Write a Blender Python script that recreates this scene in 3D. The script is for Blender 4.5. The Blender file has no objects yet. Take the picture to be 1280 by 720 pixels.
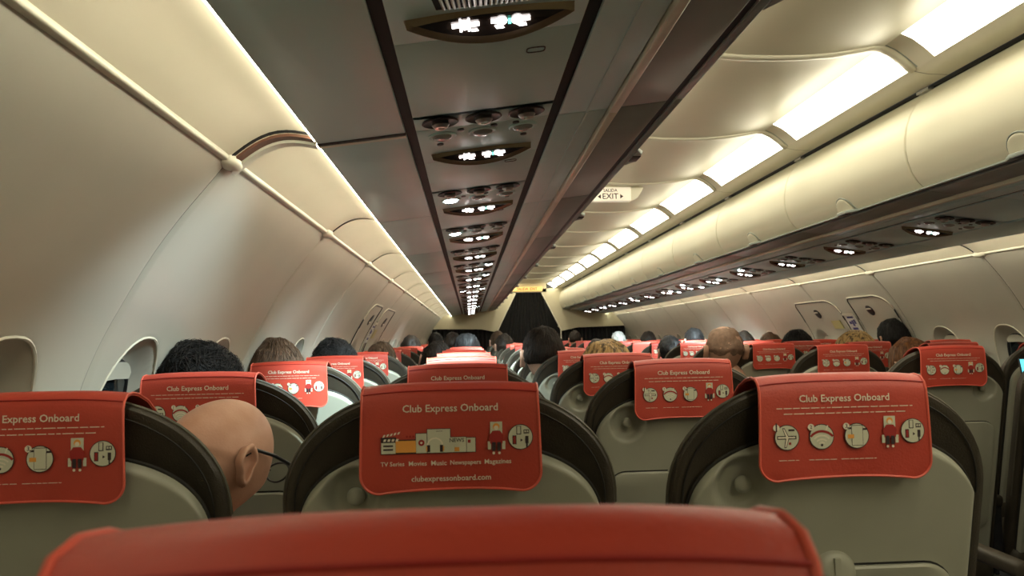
import bpy, bmesh, math, random
import numpy as np
from mathutils import Vector, Matrix, noise
PI = math.pi
R = math.radians
random.seed(7)
scene = bpy.context.scene
C = scene.collection
# ------------------------------------------------------------------ camera
CAMX, CAMZ = -1.0, 1.22
YAW, PITCH, ROLL = 3.2, 3.71, 1.2
cam_d = bpy.data.cameras.new('camera')
cam_d.sensor_width = 36; cam_d.lens = 970 / 1280 * 36
cam_d.clip_start = 0.02; cam_d.clip_end = 60
cam_d.dof.use_dof = True; cam_d.dof.focus_distance = 1.7; cam_d.dof.aperture_fstop = 13
cam = bpy.data.objects.new('camera', cam_d); C.objects.link(cam)
cam.matrix_world = (Matrix.Translation((CAMX, 0, CAMZ)) @ Matrix.Rotation(R(-YAW), 4, 'Z')
                    @ Matrix.Rotation(R(90 + PITCH), 4, 'X') @ Matrix.Rotation(R(-ROLL), 4, 'Z'))
scene.camera = cam
# ------------------------------------------------------------------ world, exposure
w = bpy.data.worlds.new('night'); scene.world = w; w.use_nodes = True
w.node_tree.nodes['Background'].inputs[0].default_value = (0.05, 0.07, 0.08, 1)
w.node_tree.nodes['Background'].inputs[1].default_value = 0.3
vs = scene.view_settings
vs.view_transform = 'Standard'; vs.look = 'None'; vs.gamma = 1.0; vs.use_curve_mapping = False
vs.exposure = 0.0
E_CEIL = 12.0        # glow put on panels that hidden tubes would light
E_COVE = 19.0        # outboard cove light strips
E_SIGN = 9.0
E_LAMP = 20.0
SPOT = 8.5
WARM = (1.0, 0.93, 0.72)
COOL = (0.72, 0.93, 1.0)

# ------------------------------------------------------------------ materials
MATS = {}
def mat(name, col, rough=0.5, col2=None, nscale=6.0, bump=0.0, bscale=200.0, metal=0.0, spec=0.5,
        emit=None, estr=0.0, vec=(1, 1, 1), coat=0.0, alpha=1.0, detail=3.0, r0=.35, r1=.65):
    if name in MATS: return MATS[name]
    m = bpy.data.materials.new(name); m.use_nodes = True
    nt = m.node_tree; b = nt.nodes['Principled BSDF']
    b.inputs['Base Color'].default_value = (*col, 1)
    b.inputs['Roughness'].default_value = rough
    b.inputs['Metallic'].default_value = metal
    b.inputs['Specular IOR Level'].default_value = spec
    b.inputs['Coat Weight'].default_value = coat
    if emit:
        b.inputs['Emission Color'].default_value = (*emit, 1); b.inputs['Emission Strength'].default_value = estr
    tc = nt.nodes.new('ShaderNodeTexCoord')
    if col2:
        mp = nt.nodes.new('ShaderNodeMapping'); mp.inputs['Scale'].default_value = vec
        n = nt.nodes.new('ShaderNodeTexNoise'); n.inputs['Scale'].default_value = nscale; n.inputs['Detail'].default_value = detail
        cr = nt.nodes.new('ShaderNodeValToRGB')
        cr.color_ramp.elements[0].position = r0; cr.color_ramp.elements[1].position = r1
        cr.color_ramp.elements[0].color = (*col, 1); cr.color_ramp.elements[1].color = (*col2, 1)
        nt.links.new(tc.outputs['Object'], mp.inputs[0]); nt.links.new(mp.outputs[0], n.inputs['Vector'])
        nt.links.new(n.outputs['Fac'], cr.inputs[0]); nt.links.new(cr.outputs[0], b.inputs['Base Color'])
    if bump:
        n2 = nt.nodes.new('ShaderNodeTexNoise'); n2.inputs['Scale'].default_value = bscale
        n2.inputs['Detail'].default_value = 4
        bp = nt.nodes.new('ShaderNodeBump'); bp.inputs['Strength'].default_value = bump; bp.inputs['Distance'].default_value = 0.002
        nt.links.new(tc.outputs['Object'], n2.inputs['Vector']); nt.links.new(n2.outputs['Fac'], bp.inputs['Height'])
        nt.links.new(bp.outputs[0], b.inputs['Normal'])
    MATS[name] = m
    return m
M_wall = mat('sidewall_plastic', (.50, .48, .405), .45, (.54, .515, .43), 3, .06, 400)
M_ceil = mat('ceiling_plastic', (.68, .65, .52), .4, (.71, .68, .55), 2)
M_cove = mat('cove_plastic', (.72, .67, .52), .45, (.76, .70, .55), 3)
M_rail = mat('rail_plastic', (.74, .71, .58), .35)
M_door = mat('bin_door_plastic', (.60, .57, .44), .48, (.63, .60, .46), 2)
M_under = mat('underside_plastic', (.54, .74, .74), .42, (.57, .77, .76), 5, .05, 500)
M_band = mat('band_grey', (.27, .31, .28), .45, (.30, .34, .31), 8)
M_black = mat('black_gap', (.008, .008, .008), .7)
M_rubber = mat('dark_rubber', (.02, .02, .022), .45)
M_shell = mat('seat_shell_plastic', (.35, .345, .265), .42, (.38, .375, .29), 8, .08, 600)
M_tray = mat('tray_plastic', (.34, .335, .255), .42, (.37, .365, .28), 8, .05, 600)
M_leather = mat('seat_leather', (.040, .032, .021), .5, (.056, .045, .030), 9, .5, 420, spec=.35)
M_thread = mat('seam_thread', (.02, .018, .014), .7)
M_pipel = mat('leather_piping', (.10, .09, .065), .45)
M_red = mat('red_vinyl', (.47, .050, .028), .45, (.52, .060, .034), 7, .2, 300)
M_redp = mat('red_piping', (.72, .12, .075), .4)
M_print = mat('white_print', (.80, .72, .55), .6)
M_printg = mat('cream_print', (.62, .60, .44), .6)
M_printk = mat('dark_print', (.04, .02, .02), .6)
M_printo = mat('orange_print', (.85, .36, .06), .6)
M_printd = mat('dark_red_print', (.35, .02, .015), .6)
M_floor = mat('carpet', (.03, .035, .05), .95, (.05, .055, .07), 90, .5, 300)
M_metal = mat('metal', (.5, .5, .48), .3, metal=1.0)
M_chrome = mat('chrome', (.75, .75, .72), .15, metal=1.0)
M_gold = mat('sign_rim_bronze', (.20, .15, .095), .35, metal=.5)
M_signface = mat('sign_face_smoked', (.02, .013, .01), .15, coat=.5)
M_glass = mat('window_night_glass', (.012, .018, .022), .08, coat=.6)
M_shade = mat('window_shade', (.62, .60, .50), .5)
M_curt = mat('curtain_black', (.005, .005, .0055), .95, (.009, .009, .009), 30, .3, 300)
M_bulk = mat('bulkhead_laminate', (.58, .53, .37), .45, (.62, .57, .40), 3)
M_lit = mat('sign_lit', (.9, .9, .9), .5, emit=(1, .93, .90), estr=E_SIGN)
M_litg = mat('sign_lit_green', (.2, .9, .7), .5, emit=(.2, 1, .75), estr=2.5)
M_lens_on = mat('reading_lens_on', (.9, .9, .9), .3, emit=(.9, .97, 1), estr=E_LAMP)
M_lens_off = mat('reading_lens_off', (.25, .26, .25), .12, coat=.4)
M_ceil_glow = mat('ceiling_glow_panel', (.9, .9, .85), .5, emit=WARM, estr=E_CEIL)
M_cove_lens = mat('cove_light_lens', (.9, .9, .85), .5, emit=WARM, estr=E_COVE)
M_exitface = mat('exit_sign_face', (.8, .74, .62), .5, emit=(1, .9, .72), estr=.35)
M_amber = mat('amber_sign_face', (.8, .55, .2), .5, emit=(1, .66, .2), estr=.75)
M_amberk = mat('amber_letters', (.35, .10, .01), .5)
M_skin = mat('skin_fair', (.55, .29, .19), .5, (.62, .35, .24), 25, .15, 300)
M_skinb = mat('skin_tan', (.40, .22, .14), .5, (.46, .26, .17), 25, .15, 300)
M_specs = mat('spectacle_frame', (.012, .012, .013), .3)
M_lensg = mat('spectacle_lens', (.9, .9, .9), .05)
M_lensg.node_tree.nodes['Principled BSDF'].inputs['Transmission Weight'].default_value = 1.0
M_eye = mat('eye_white', (.8, .8, .78), .2)
HAIR = {
 'black': mat('hair_black', (.006, .005, .005), .6, (.012, .010, .009), 40, vec=(3, 3, .5), spec=.25),
 'brown': mat('hair_brown', (.05, .028, .015), .6, (.10, .055, .03), 40, vec=(3, 3, .4), spec=.25),
 'darkbrown': mat('hair_dark_brown', (.018, .012, .008), .6, (.03, .02, .014), 40, vec=(3, 3, .4), spec=.25),
 'blond': mat('hair_blond_streaks', (.07, .04, .015), .45, (.52, .33, .12), 26, vec=(3, 3, .35), r0=.36, r1=.56),
 'auburn': mat('hair_auburn', (.11, .04, .015), .45, (.30, .13, .045), 26, vec=(3, 3, .4)),
 'grey': mat('hair_grey', (.20, .18, .16), .5, (.34, .31, .28), 40, vec=(3, 3, .4)),
 'stubble': mat('hair_stubble', (.16, .095, .06), .7, (.24, .14, .09), 60),
}
def cloth(n, c): return mat('cloth_' + n, c, .85, tuple(min(1, x * 1.3) for x in c), 30, .3, 500)
CLOTH = [cloth('navy', (.02, .03, .07)), cloth('charcoal', (.03, .03, .03)), cloth('olive', (.06, .06, .03)),
         cloth('wine', (.10, .02, .03)), cloth('grey', (.14, .14, .14)), cloth('denim', (.04, .07, .13))]
M_trous = cloth('trousers', (.025, .03, .045))

# ------------------------------------------------------------------ helpers
def newmesh(name, verts, faces, m=None, smooth=False, autosm=None):
    me = bpy.data.meshes.new(name)
    me.from_pydata([tuple(v) for v in verts], [], faces)
    if m is not None: me.materials.append(m)
    if smooth:
        me.polygons.foreach_set('use_smooth', [True] * len(me.polygons))
        if autosm: me.set_sharp_from_angle(angle=R(autosm))
    me.update()
    return me
class MB:
    def __init__(s): s.v = []; s.f = []; s.mi = []; s.cur = 0
    def add(s, v, f, T=None):
        o = len(s.v)
        if T is not None: v = [T @ Vector(p) for p in v]
        s.v += [tuple(p) for p in v]; s.f += [tuple(i + o for i in q) for q in f]; s.mi += [s.cur] * len(f)
        return s
    def box(s, x0, y0, z0, x1, y1, z1, T=None):
        v = [(x0, y0, z0), (x1, y0, z0), (x1, y1, z0), (x0, y1, z0), (x0, y0, z1), (x1, y0, z1), (x1, y1, z1), (x0, y1, z1)]
        return s.add(v, [(0, 3, 2, 1), (4, 5, 6, 7), (0, 1, 5, 4), (1, 2, 6, 5), (2, 3, 7, 6), (3, 0, 4, 7)], T)
    def loft(s, rings, closed=True, cap0=True, cap1=True):
        n = len(rings[0]); v = [p for r in rings for p in r]; f = []
        for i in range(len(rings) - 1):
            for j in range(n if closed else n - 1):
                k = (j + 1) % n
                f.append((i * n + j, i * n + k, (i + 1) * n + k, (i + 1) * n + j))
        if cap0: f.append(tuple(range(n))[::-1])
        if cap1: f.append(tuple((len(rings) - 1) * n + j for j in range(n)))
        return s.add(v, f)
    def tube(s, pts, r, n=8, closed=False, caps=True):
        P = [Vector(p) for p in pts]; L = len(P); rings = []
        up = None
        for i in range(L):
            if closed: t = P[(i + 1) % L] - P[i - 1]
            else: t = P[min(i + 1, L - 1)] - P[max(i - 1, 0)]
            t.normalize()
            if up is None:
                up = Vector((0, 0, 1)) if abs(t.z) < .9 else Vector((1, 0, 0))
            a = (up - t * up.dot(t)).normalized(); b = t.cross(a); up = a
            rr = r[i] if isinstance(r, (list, tuple)) else r
            rings.append([P[i] + (a * math.cos(2 * PI * k / n) + b * math.sin(2 * PI * k / n)) * rr for k in range(n)])
        if closed: rings.append(rings[0])
        return s.loft(rings, True, caps and not closed, caps and not closed)
    def lathe(s, prof, n=24, T=None, ax='z'):   # prof (r, h)
        rings = []
        for r, h in prof:
            rr = []
            for k in range(n):
                a = 2 * PI * k / n
                p = Vector((r * math.cos(a), r * math.sin(a), h))
                if ax == 'y': p = Vector((r * math.cos(a), h, r * math.sin(a)))
                rr.append(T @ p if T is not None else p)
            rings.append(rr)
        return s.loft(rings)
    def grid(s, fn, nu, nv):
        v = [fn(i / nu, j / nv) for i in range(nu + 1) for j in range(nv + 1)]
        f = [(i * (nv + 1) + j, (i + 1) * (nv + 1) + j, (i + 1) * (nv + 1) + j + 1, i * (nv + 1) + j + 1) for i in range(nu) for j in range(nv)]
        return s.add(v, f)
    def mesh(s, name, m=None, smooth=False, autosm=40, mats=None):
        me = newmesh(name, s.v, s.f, m, smooth, autosm)
        if mats:
            for q in mats: me.materials.append(q)
            me.polygons.foreach_set('material_index', s.mi)
        return me
def bevel(me, w, seg=2, ang=40):
    bm = bmesh.new(); bm.from_mesh(me)
    bmesh.ops.remove_doubles(bm, verts=bm.verts, dist=1e-6)
    es = [e for e in bm.edges if len(e.link_faces) == 2 and e.calc_face_angle(0) > R(ang)]
    bmesh.ops.bevel(bm, geom=es, offset=w, segments=seg, profile=.5, affect='EDGES')
    bm.to_mesh(me); bm.free()
    me.polygons.foreach_set('use_smooth', [True] * len(me.polygons)); me.set_sharp_from_angle(angle=R(50))
    return me
def put(name, me, parent=None, loc=(0, 0, 0), rot=(0, 0, 0), label=None, scale=None):
    o = bpy.data.objects.new(name, me); C.objects.link(o); o.parent = parent
    o.location = loc; o.rotation_euler = rot
    if scale: o.scale = scale
    if label: o['label'] = label
    return o
def thing(name, label, cat, loc=(0, 0, 0), rot=(0, 0, 0), group=None, kind=None):
    o = bpy.data.objects.new(name, None); C.objects.link(o); o.location = loc; o.rotation_euler = rot
    o.empty_display_size = .05
    if label: o['label'] = label
    if cat: o['category'] = cat
    if group: o['group'] = group
    if kind: o['kind'] = kind
    return o
def struct(name, label=None, cat=None):
    return thing(name, label, cat, kind='structure')
def text_mesh(key, s, size, m, ext=0.0):
    cu = bpy.data.curves.new(key, 'FONT'); cu.body = s; cu.size = size; cu.align_x = 'CENTER'; cu.align_y = 'CENTER'
    cu.resolution_u = 2; cu.extrude = ext; cu.offset = size * .012
    o = bpy.data.objects.new(key, cu); C.objects.link(o)
    dg = bpy.context.evaluated_depsgraph_get(); dg.update()
    me = bpy.data.meshes.new_from_object(o.evaluated_get(dg))
    bpy.data.objects.remove(o)
    if m is not None:
        me.materials.clear(); me.materials.append(m)
    return me
def text_into(mb, s, cx, cz, width=None, size=.01, yoff=0.0, lift=None):
    """lay lettering in the XZ plane facing -Y into a mesh builder"""
    me = text_mesh('t', s, size, None)
    vs_ = [v.co.copy() for v in me.vertices]
    x0 = min(v.x for v in vs_); x1 = max(v.x for v in vs_)
    k = (width / (x1 - x0)) if width else 1
    mid = (x0 + x1) / 2
    V = [(cx + (v.x - mid) * k, yoff, cz + v.y * k) for v in vs_]
    mb.add(V, [tuple(p.vertices) for p in me.polygons])
    bpy.data.meshes.remove(me)
ORD = ['nearest', 'second', 'third', 'fourth', 'fifth', 'sixth', 'seventh', 'eighth', 'ninth', 'tenth', 'eleventh', 'twelfth',
       'thirteenth', 'fourteenth', 'fifteenth', 'sixteenth', 'seventeenth', 'eighteenth', 'nineteenth', 'twentieth']
Y_BACK, Y_END = -1.65, 13.35
SEAM0, PAN = 1.535, 1.03
K0 = -3
NP = 15                       # panels from SEAM0 + K0*PAN
# ------------------------------------------------------------------ wall profile
WP = [(.02, 1.62), (.20, 1.70), (.50, 1.785), (.80, 1.792), (1.0, 1.776), (1.128, 1.742), (1.22, 1.706), (1.308, 1.659), (1.39, 1.610), (1.463, 1.558),
      (1.53, 1.503), (1.58, 1.462)]
wz = np.array([p[0] for p in WP]); wx = np.array([p[1] for p in WP])
def cat(i, t, A):
    p0 = A[max(i - 1, 0)]; p1 = A[i]; p2 = A[i + 1]; p3 = A[min(i + 2, len(A) - 1)]
    return .5 * ((2 * p1) + (-p0 + p2) * t + (2 * p0 - 5 * p1 + 4 * p2 - p3) * t * t + (-p0 + 3 * p1 - 3 * p2 + p3) * t ** 3)
prof = []
for i in range(len(WP) - 1):
    for t in np.linspace(0, 1, 12, endpoint=False): prof.append((cat(i, t, wz), cat(i, t, wx)))
prof.append(WP[-1]); prof = np.array(prof)
def wall_x(z): return float(np.interp(z, prof[:, 0], prof[:, 1]))
WIN_Z, WIN_HW, WIN_HH = 1.003, .142, .235
def funnel(y, z, centres):
    d = 0
    for c in centres:
        r = (abs((y - c) / WIN_HW) ** 2.4 + abs((z - WIN_Z) / WIN_HH) ** 2.4) ** (1 / 2.4)
        if r < 1:
            t = min(1, (1 - r) / .24); d = .05 * (t * t * (3 - 2 * t)) ** .7
    return d
def wall_panel_mesh(y0, y1, centres, ztop=lambda y: 1.58, zbot=.02, proud=0.0, ny=96, nz=130, name='wall_panel', m=M_wall, side=-1):
    mb = MB()
    ys = np.linspace(y0, y1, ny + 1)
    V = []
    for y in ys:
        zt = ztop(y)
        zs = np.concatenate([np.linspace(zbot, max(zbot + .01, .74), nz // 6, endpoint=False), np.linspace(max(zbot + .01, .74), zt, nz - nz // 6 + 1)])
        e = min(y - y0, y1 - y)
        for z in zs:
            x = wall_x(z) - proud
            rnd = max(0, 1 - e / .006) ** 2 * .006 if proud == 0 else 0
            V.append((side * (x + funnel(y, z, centres) + rnd), y, z))
    f = [(i * (nz + 1) + j, (i + 1) * (nz + 1) + j, (i + 1) * (nz + 1) + j + 1, i * (nz + 1) + j + 1) for i in range(ny) for j in range(nz)]
    if side > 0: f = [q[::-1] for q in f]
    mb.add(V, f)
    return mb.mesh(name, m, True, None)
# ------------------------------------------------------------------ floor, end walls
fl = MB().box(-1.75, Y_BACK, -.05, 1.75, Y_END, 0).mesh('floor', M_floor)
o = put('floor', fl); o['kind'] = 'structure'
bk = MB().box(-1.9, Y_BACK - .05, 0, 1.9, Y_BACK, 2.35).mesh('wall_back_added', M_bulk)  # added wall, closes the cabin behind the camera to contain the light
o = put('wall_back_added', bk); o['kind'] = 'structure'
for side, nm in ((-1, 'left'), (1, 'right')):
    wall = struct('wall_' + nm)
    pm = wall_panel_mesh(0.0015, PAN - .0015, (.20, .73), side=side)
    for k in range(NP):
        put('wall_panel', pm, wall, (0, SEAM0 + (K0 + k) * PAN, 0))
    # dark backing seen through the joints
    mb = MB(); mb.grid(lambda u, v: (side * (float(np.interp(.02 + u * 1.56, prof[:, 0], prof[:, 1])) + .012 + funnel_back(u)), Y_BACK + v * (Y_END - Y_BACK), .02 + u * 1.56)
                       if False else (side * (wall_x(.02 + u * 1.56) + .09), Y_BACK + v * (Y_END - Y_BACK), .02 + u * 1.58), 30, 1)
    put('backing_skin', mb.mesh('backing_skin', M_black), wall)
# windows
def ring_pts(hw, hh, n=48, e=2.4):
    P = []
    for k in range(n):
        a = 2 * PI * k / n; c, s = math.cos(a), math.sin(a)
        P.append((math.copysign(abs(c) ** (2 / e), c) * hw, math.copysign(abs(s) ** (2 / e), s) * hh))
    return P
def window_meshes(side):
    surf = lambda z: wall_x(z)
    lip = MB().tube([(side * (surf(WIN_Z + b) + .001), a, b) for a, b in ring_pts(WIN_HW * 1.0, WIN_HH * 1.0)], .0035, 6, True).mesh('surround_lip', M_rail, True)
    fx = lambda z: wall_x(z) + .044
    lm = MB().tube([(side * (fx(WIN_Z + b)), a, b) for a, b in ring_pts(WIN_HW * .79, WIN_HH * .79)], .005, 8, True).mesh('window_seal', M_rubber, True)
    P = ring_pts(WIN_HW * .78, WIN_HH * .78)
    pane = MB().add([(side * (fx(WIN_Z + b)), a, b) for a, b in P], [tuple(range(len(P)))]).mesh('pane', M_glass)
    # the top edge of the shade
    mb = MB(); top = WIN_HH * .78; V = []
    xs = np.linspace(-.6, .6, 9)
    up = [(x * WIN_HW * .78, (1 - abs(x) ** 2.4) ** (1 / 2.4) * top) for x in xs]
    lo = [(x * WIN_HW * .78, top * .80 - .004 * abs(x)) for x in xs]
    loop = up + lo[::-1]
    mb.loft([[(side * (fx(WIN_Z + b) - t), a, b) for a, b in loop] for t in (0.001, .012)])
    sh = mb.mesh('window_shade', M_shade)
    return lip, lm, pane, sh
wn = 0
for side, nm in ((-1, 'left'), (1, 'right')):
    wm = window_meshes(side)
    for k in range(NP):
        for c in (.20, .73):
            y = SEAM0 + (K0 + k) * PAN + c
            if y < .6: continue
            wn += 1
            t = struct('window_%d' % wn); t.location = (0, y, WIN_Z)
            for n_, m_ in zip(('surround_lip', 'window_seal', 'pane', 'window_shade'), wm): put(n_, m_, t)
# overwing exit hatches
for side, nm in ((-1, 'left'), (1, 'right')):
    for hi, (y0, y1, c) in enumerate(((4.67, 5.16, (SEAM0 + 3 * PAN + .20,)), (5.36, 6.01, (SEAM0 + 3 * PAN + .73, SEAM0 + 4 * PAN + .20)))):
        def zt(y, y0=y0, y1=y1):
            a = min(1, (y - y0) / .16); b = min(1, (y1 - y) / .03)
            return 1.44 - .09 * (1 - math.sqrt(max(0, 1 - (1 - a) ** 2))) - .02 * (1 - math.sqrt(max(0, 1 - (1 - b) ** 2)))
        t = thing('exit_hatch', '%s overwing exit hatch of the %s wall, cream with a dark round handle hole' % ('nearer' if hi == 0 else 'farther', nm), 'emergency exit', (0, 0, 0))
        me = wall_panel_mesh(y0, y1, c, zt, .60, .006, 60, 90, 'hatch_panel', M_wall, side)
        put('hatch_panel', me, t)
        pts = [(side * (wall_x(zt(y)) - .006), y, zt(y)) for y in np.linspace(y0, y1, 30)]
        zz = np.linspace(1.35, .60, 14)
        pts = [(side * (wall_x(z) - .006), y0, z) for z in zz[::-1] if z < zt(y0)] + pts + [(side * (wall_x(z) - .006), y1, z) for z in zz if z < zt(y1)]
        put('gap_seal', MB().tube(pts, .0045, 6).mesh('gap_seal', M_rubber, True), t)
        put('hatch_lip', MB().tube([(p[0] - side * .004, p[1], p[2] + .006) for p in pts], .004, 6).mesh('hatch_lip', M_rail, True), t)
        zc = 1.355; yc = (y0 + y1) / 2 + .03
        nx = math.atan2(-.6, 1)
        T = Matrix.Translation((side * (wall_x(zc) - .008), yc, zc)) @ Matrix.Rotation(side * R(-126), 4, 'Y')
        put('handle_hole', MB().lathe([(.004, 0), (.038, 0), (.040, .004), (.034, .006), (.004, .002)], 20, T).mesh('handle_hole', M_rubber, True), t)
        put('handle', MB().box(.010, -.03, .002, .020, .03, .007, T).mesh('handle', M_rail), t)
    t = thing('placard', 'small white exit instruction placard with dark blue print between the hatches of the %s wall' % nm, 'sign', (0, 0, 0))
    zc, yc = 1.30, 5.26
    def place(a, b, off=.012, zc=zc, yc=yc, side=side): return (side * (wall_x(zc + b) - off), yc + a, zc + b)
    def pboard(a0, b0, a1, b1, off, m, n='board', t=t):
        mb = MB(); mb.add([place(a0, b0, off), place(a1, b0, off), place(a1, b1, off), place(a0, b1, off), place(a0, b0, off - .003), place(a1, b0, off - .003), place(a1, b1, off - .003), place(a0, b1, off - .003)],
                          [(0, 1, 2, 3), (4, 7, 6, 5), (0, 4, 5, 1), (1, 5, 6, 2), (2, 6, 7, 3), (3, 7, 4, 0)])
        put(n, mb.mesh(n, m), t)
    MW = mat('placard_white', (.72, .72, .68), .5); MBl = mat('placard_blue', (.06, .06, .22), .5); MY = mat('placard_yellow', (.55, .50, .22), .5)
    pboard(-.07, -.09, .07, .03, .012, MW)
    pboard(-.075, .03, .075, .045, .022, M_rail, 'ledge')
    for (a0, b0, a1, b1) in ((-.04, .01, .04, .022), (-.045, -.03, -.02, 0), (-.015, -.045, .01, -.005), (.015, -.03, .045, -.012), (-.03, -.07, .04, -.055)):
        pboard(a0, b0, a1, b1, .0145, MBl, 'print')
    t = thing('placard', 'pale yellow notice under the farther exit hatch of the %s wall' % nm, 'sign', (0, 0, 0))
    zc2, yc2 = 1.27, 5.50
    def place(a, b, off=.012, zc=zc2, yc=yc2, side=side): return (side * (wall_x(zc + b) - off), yc + a, zc + b)
    pboard(-.07, -.03, .07, .03, .013, MY, 'board', t)

# ------------------------------------------------------------------ bins and ceiling profile (side s: +1 right, -1 left)
def under_z(x): return 1.609 + .123 * (1.295 - abs(x))
XIN, XEDGE = 1.295, .575
XR, ZR = 1.462, 1.578         # wall rail
def band_plate(x0, x1, y0, y1, th=.008, dz=0.0, s=1, nb=1):
    z0, z1 = under_z(x0) + dz, under_z(x1) + dz
    v = [(s * x0, y0, z0), (s * x1, y0, z1), (s * x1, y1, z1), (s * x0, y1, z0), (s * x0, y0, z0 + th), (s * x1, y0, z1 + th), (s * x1, y1, z1 + th), (s * x0, y1, z0 + th)]
    mb = MB(); mb.add(v, [(0, 3, 2, 1), (4, 5, 6, 7), (0, 1, 5, 4), (1, 2, 6, 5), (2, 3, 7, 6), (3, 0, 4, 7)])
    return mb
DOOR = [(.572, 1.706), (.552, 1.725), (.530, 1.76), (.517, 1.80), (.512, 1.84), (.514, 1.88), (.522, 1.92), (.537, 1.96), (.560, 2.0), (.592, 2.035), (.612, 2.05)]
def door_x(z): return float(np.interp(z, [p[1] for p in DOOR], [p[0] for p in DOOR]))
bin_cache = {}
def bin_meshes(s):
    g = .0026
    D = {}
    # body
    prof_ = [(1.29, under_z(1.29) + .010), (.60, under_z(.60) + .010), (.60, 1.72), (.545, 1.78), (.535, 1.84), (.55, 1.93), (.60, 2.01), (.66, 2.05), (1.05, 2.08), (1.29, 1.9)]
    D['bin_body'] = MB().loft([[(s * x, y, z) for x, z in prof_] for y in (0, PAN)]).mesh('bin_body', M_black)
    mb = MB()
    outer = [(x, z) for x, z in DOOR]; inner = [(x + .012, z) for x, z in DOOR][::-1]
    rings = []
    for y, off in ((g, .004), (g + .004, 0), (PAN - g - .004, 0), (PAN - g, .004)):
        rings.append([(s * (x + off), y, z) for x, z in outer] + [(s * x, y, z) for x, z in inner])
    D['bin_door'] = mb.loft(rings).mesh('bin_door', M_door, True, 35)
    D['underside_panel'] = bevel(band_plate(1.12, 1.293, g, PAN - g, s=s).mesh('underside_panel', M_under), .002)
    D['inner_panel'] = bevel(band_plate(.712, .812, g, PAN - g, s=s).mesh('inner_panel', M_under), .002)
    D['edge_band'] = bevel(band_plate(.590, .690, g, PAN - g, s=s).mesh('edge_band', M_band), .002)
    z = under_z(.70)
    D['edge_rail'] = bevel(MB().box(min(s * .692, s * .710), .0005, z - .011, max(s * .692, s * .710), PAN - .0005, z + .006).mesh('edge_rail', M_rail), .003)
    # small raised service strip on the underside
    mb = band_plate(.752, .757, g, PAN - g, .003, -.002, s)
    D['ridge'] = mb.mesh('ridge', M_under)
    D['door_lip'] = bevel(MB().box(min(s * .556, s * .573), g, 1.6995, max(s * .556, s * .573), PAN - g, 1.7065).mesh('door_lip', M_band), .002)
    mb = MB(); ym = PAN / 2
    mb.loft([[(s * .556, ym - .085, z), (s * (.532 + e), ym - .04, z), (s * (.532 + e), ym + .04, z), (s * .556, ym + .085, z)] for z, e in ((1.698, .004), (1.7095, 0))])
    D['latch_fairing'] = bevel(mb.mesh('latch_fairing', M_band), .002)
    D['gap_strip'] = MB().box(min(s * .573, s * .60), 0, 1.704, max(s * .573, s * .60), PAN, 1.714).mesh('gap_strip', M_rubber)
    # latch: a half round paddle swelling out of the lower door edge
    mb = MB(); rings = []
    for t in np.linspace(0, 1, 7):
        r = .062 * math.sqrt(1 - (t * .98) ** 2)
        rings.append([(s * (door_x(1.712 + max(0, math.sin(a)) * r * .9) - .001 - t * .007 * (1 - .55 * max(0, math.sin(a)))), PAN / 2 + math.cos(a) * r, 1.703 + max(-.05, math.sin(a)) * r * .9) for a in np.linspace(-.05, PI + .05, 15)])
    D['door_latch'] = mb.loft(rings).mesh('door_latch', M_door, True, 50)
    D['latch_grip'] = bevel(MB().box(min(s * .535, s * .557), PAN / 2 - .03, 1.6955, max(s * .535, s * .557), PAN / 2 + .03, 1.700).mesh('latch_grip', M_rubber), .002)
    mb = MB(); mb.tube([(s * (door_x(1.706 + max(0, math.sin(a)) * .058) - .0015), PAN / 2 + math.cos(a) * .066, 1.706 + math.sin(a) * .058) for a in np.linspace(0, PI, 17)], .0025, 6)
    D['latch_gap'] = mb.mesh('latch_gap', M_band, True)
    D['hinge'] = MB().box(min(s * .585, s * .606), -.035, 2.043, max(s * .585, s * .606), .035, 2.052).mesh('hinge', M_metal)
    return D
for s, nm in ((-1, 'left'), (1, 'right')):
    D = bin_meshes(s)
    for k in range(NP):
        y = SEAM0 + (K0 + k) * PAN
        if k - 2 >= 0:
            lab = 'cream %s-hand overhead bin, %s from the near end' % (nm, ORD[k - 2])
        else: lab = 'cream %s-hand overhead bin behind the viewpoint, %s one' % (nm, ('farther', 'nearer')[k])
        t = thing('overhead_bin', lab, 'overhead bin', (0, y, 0), group='overhead bins of the %s side' % nm)
        put('bin_body', D['bin_body'], t); d = put('bin_door', D['bin_door'], t)
        for q in ('door_lip', 'latch_fairing', 'door_latch', 'latch_grip', 'latch_gap', 'hinge'): put(q, D[q], d)
        for q in ('underside_panel', 'inner_panel', 'edge_band', 'edge_rail', 'ridge', 'gap_strip'): put(q, D[q], t)
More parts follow.
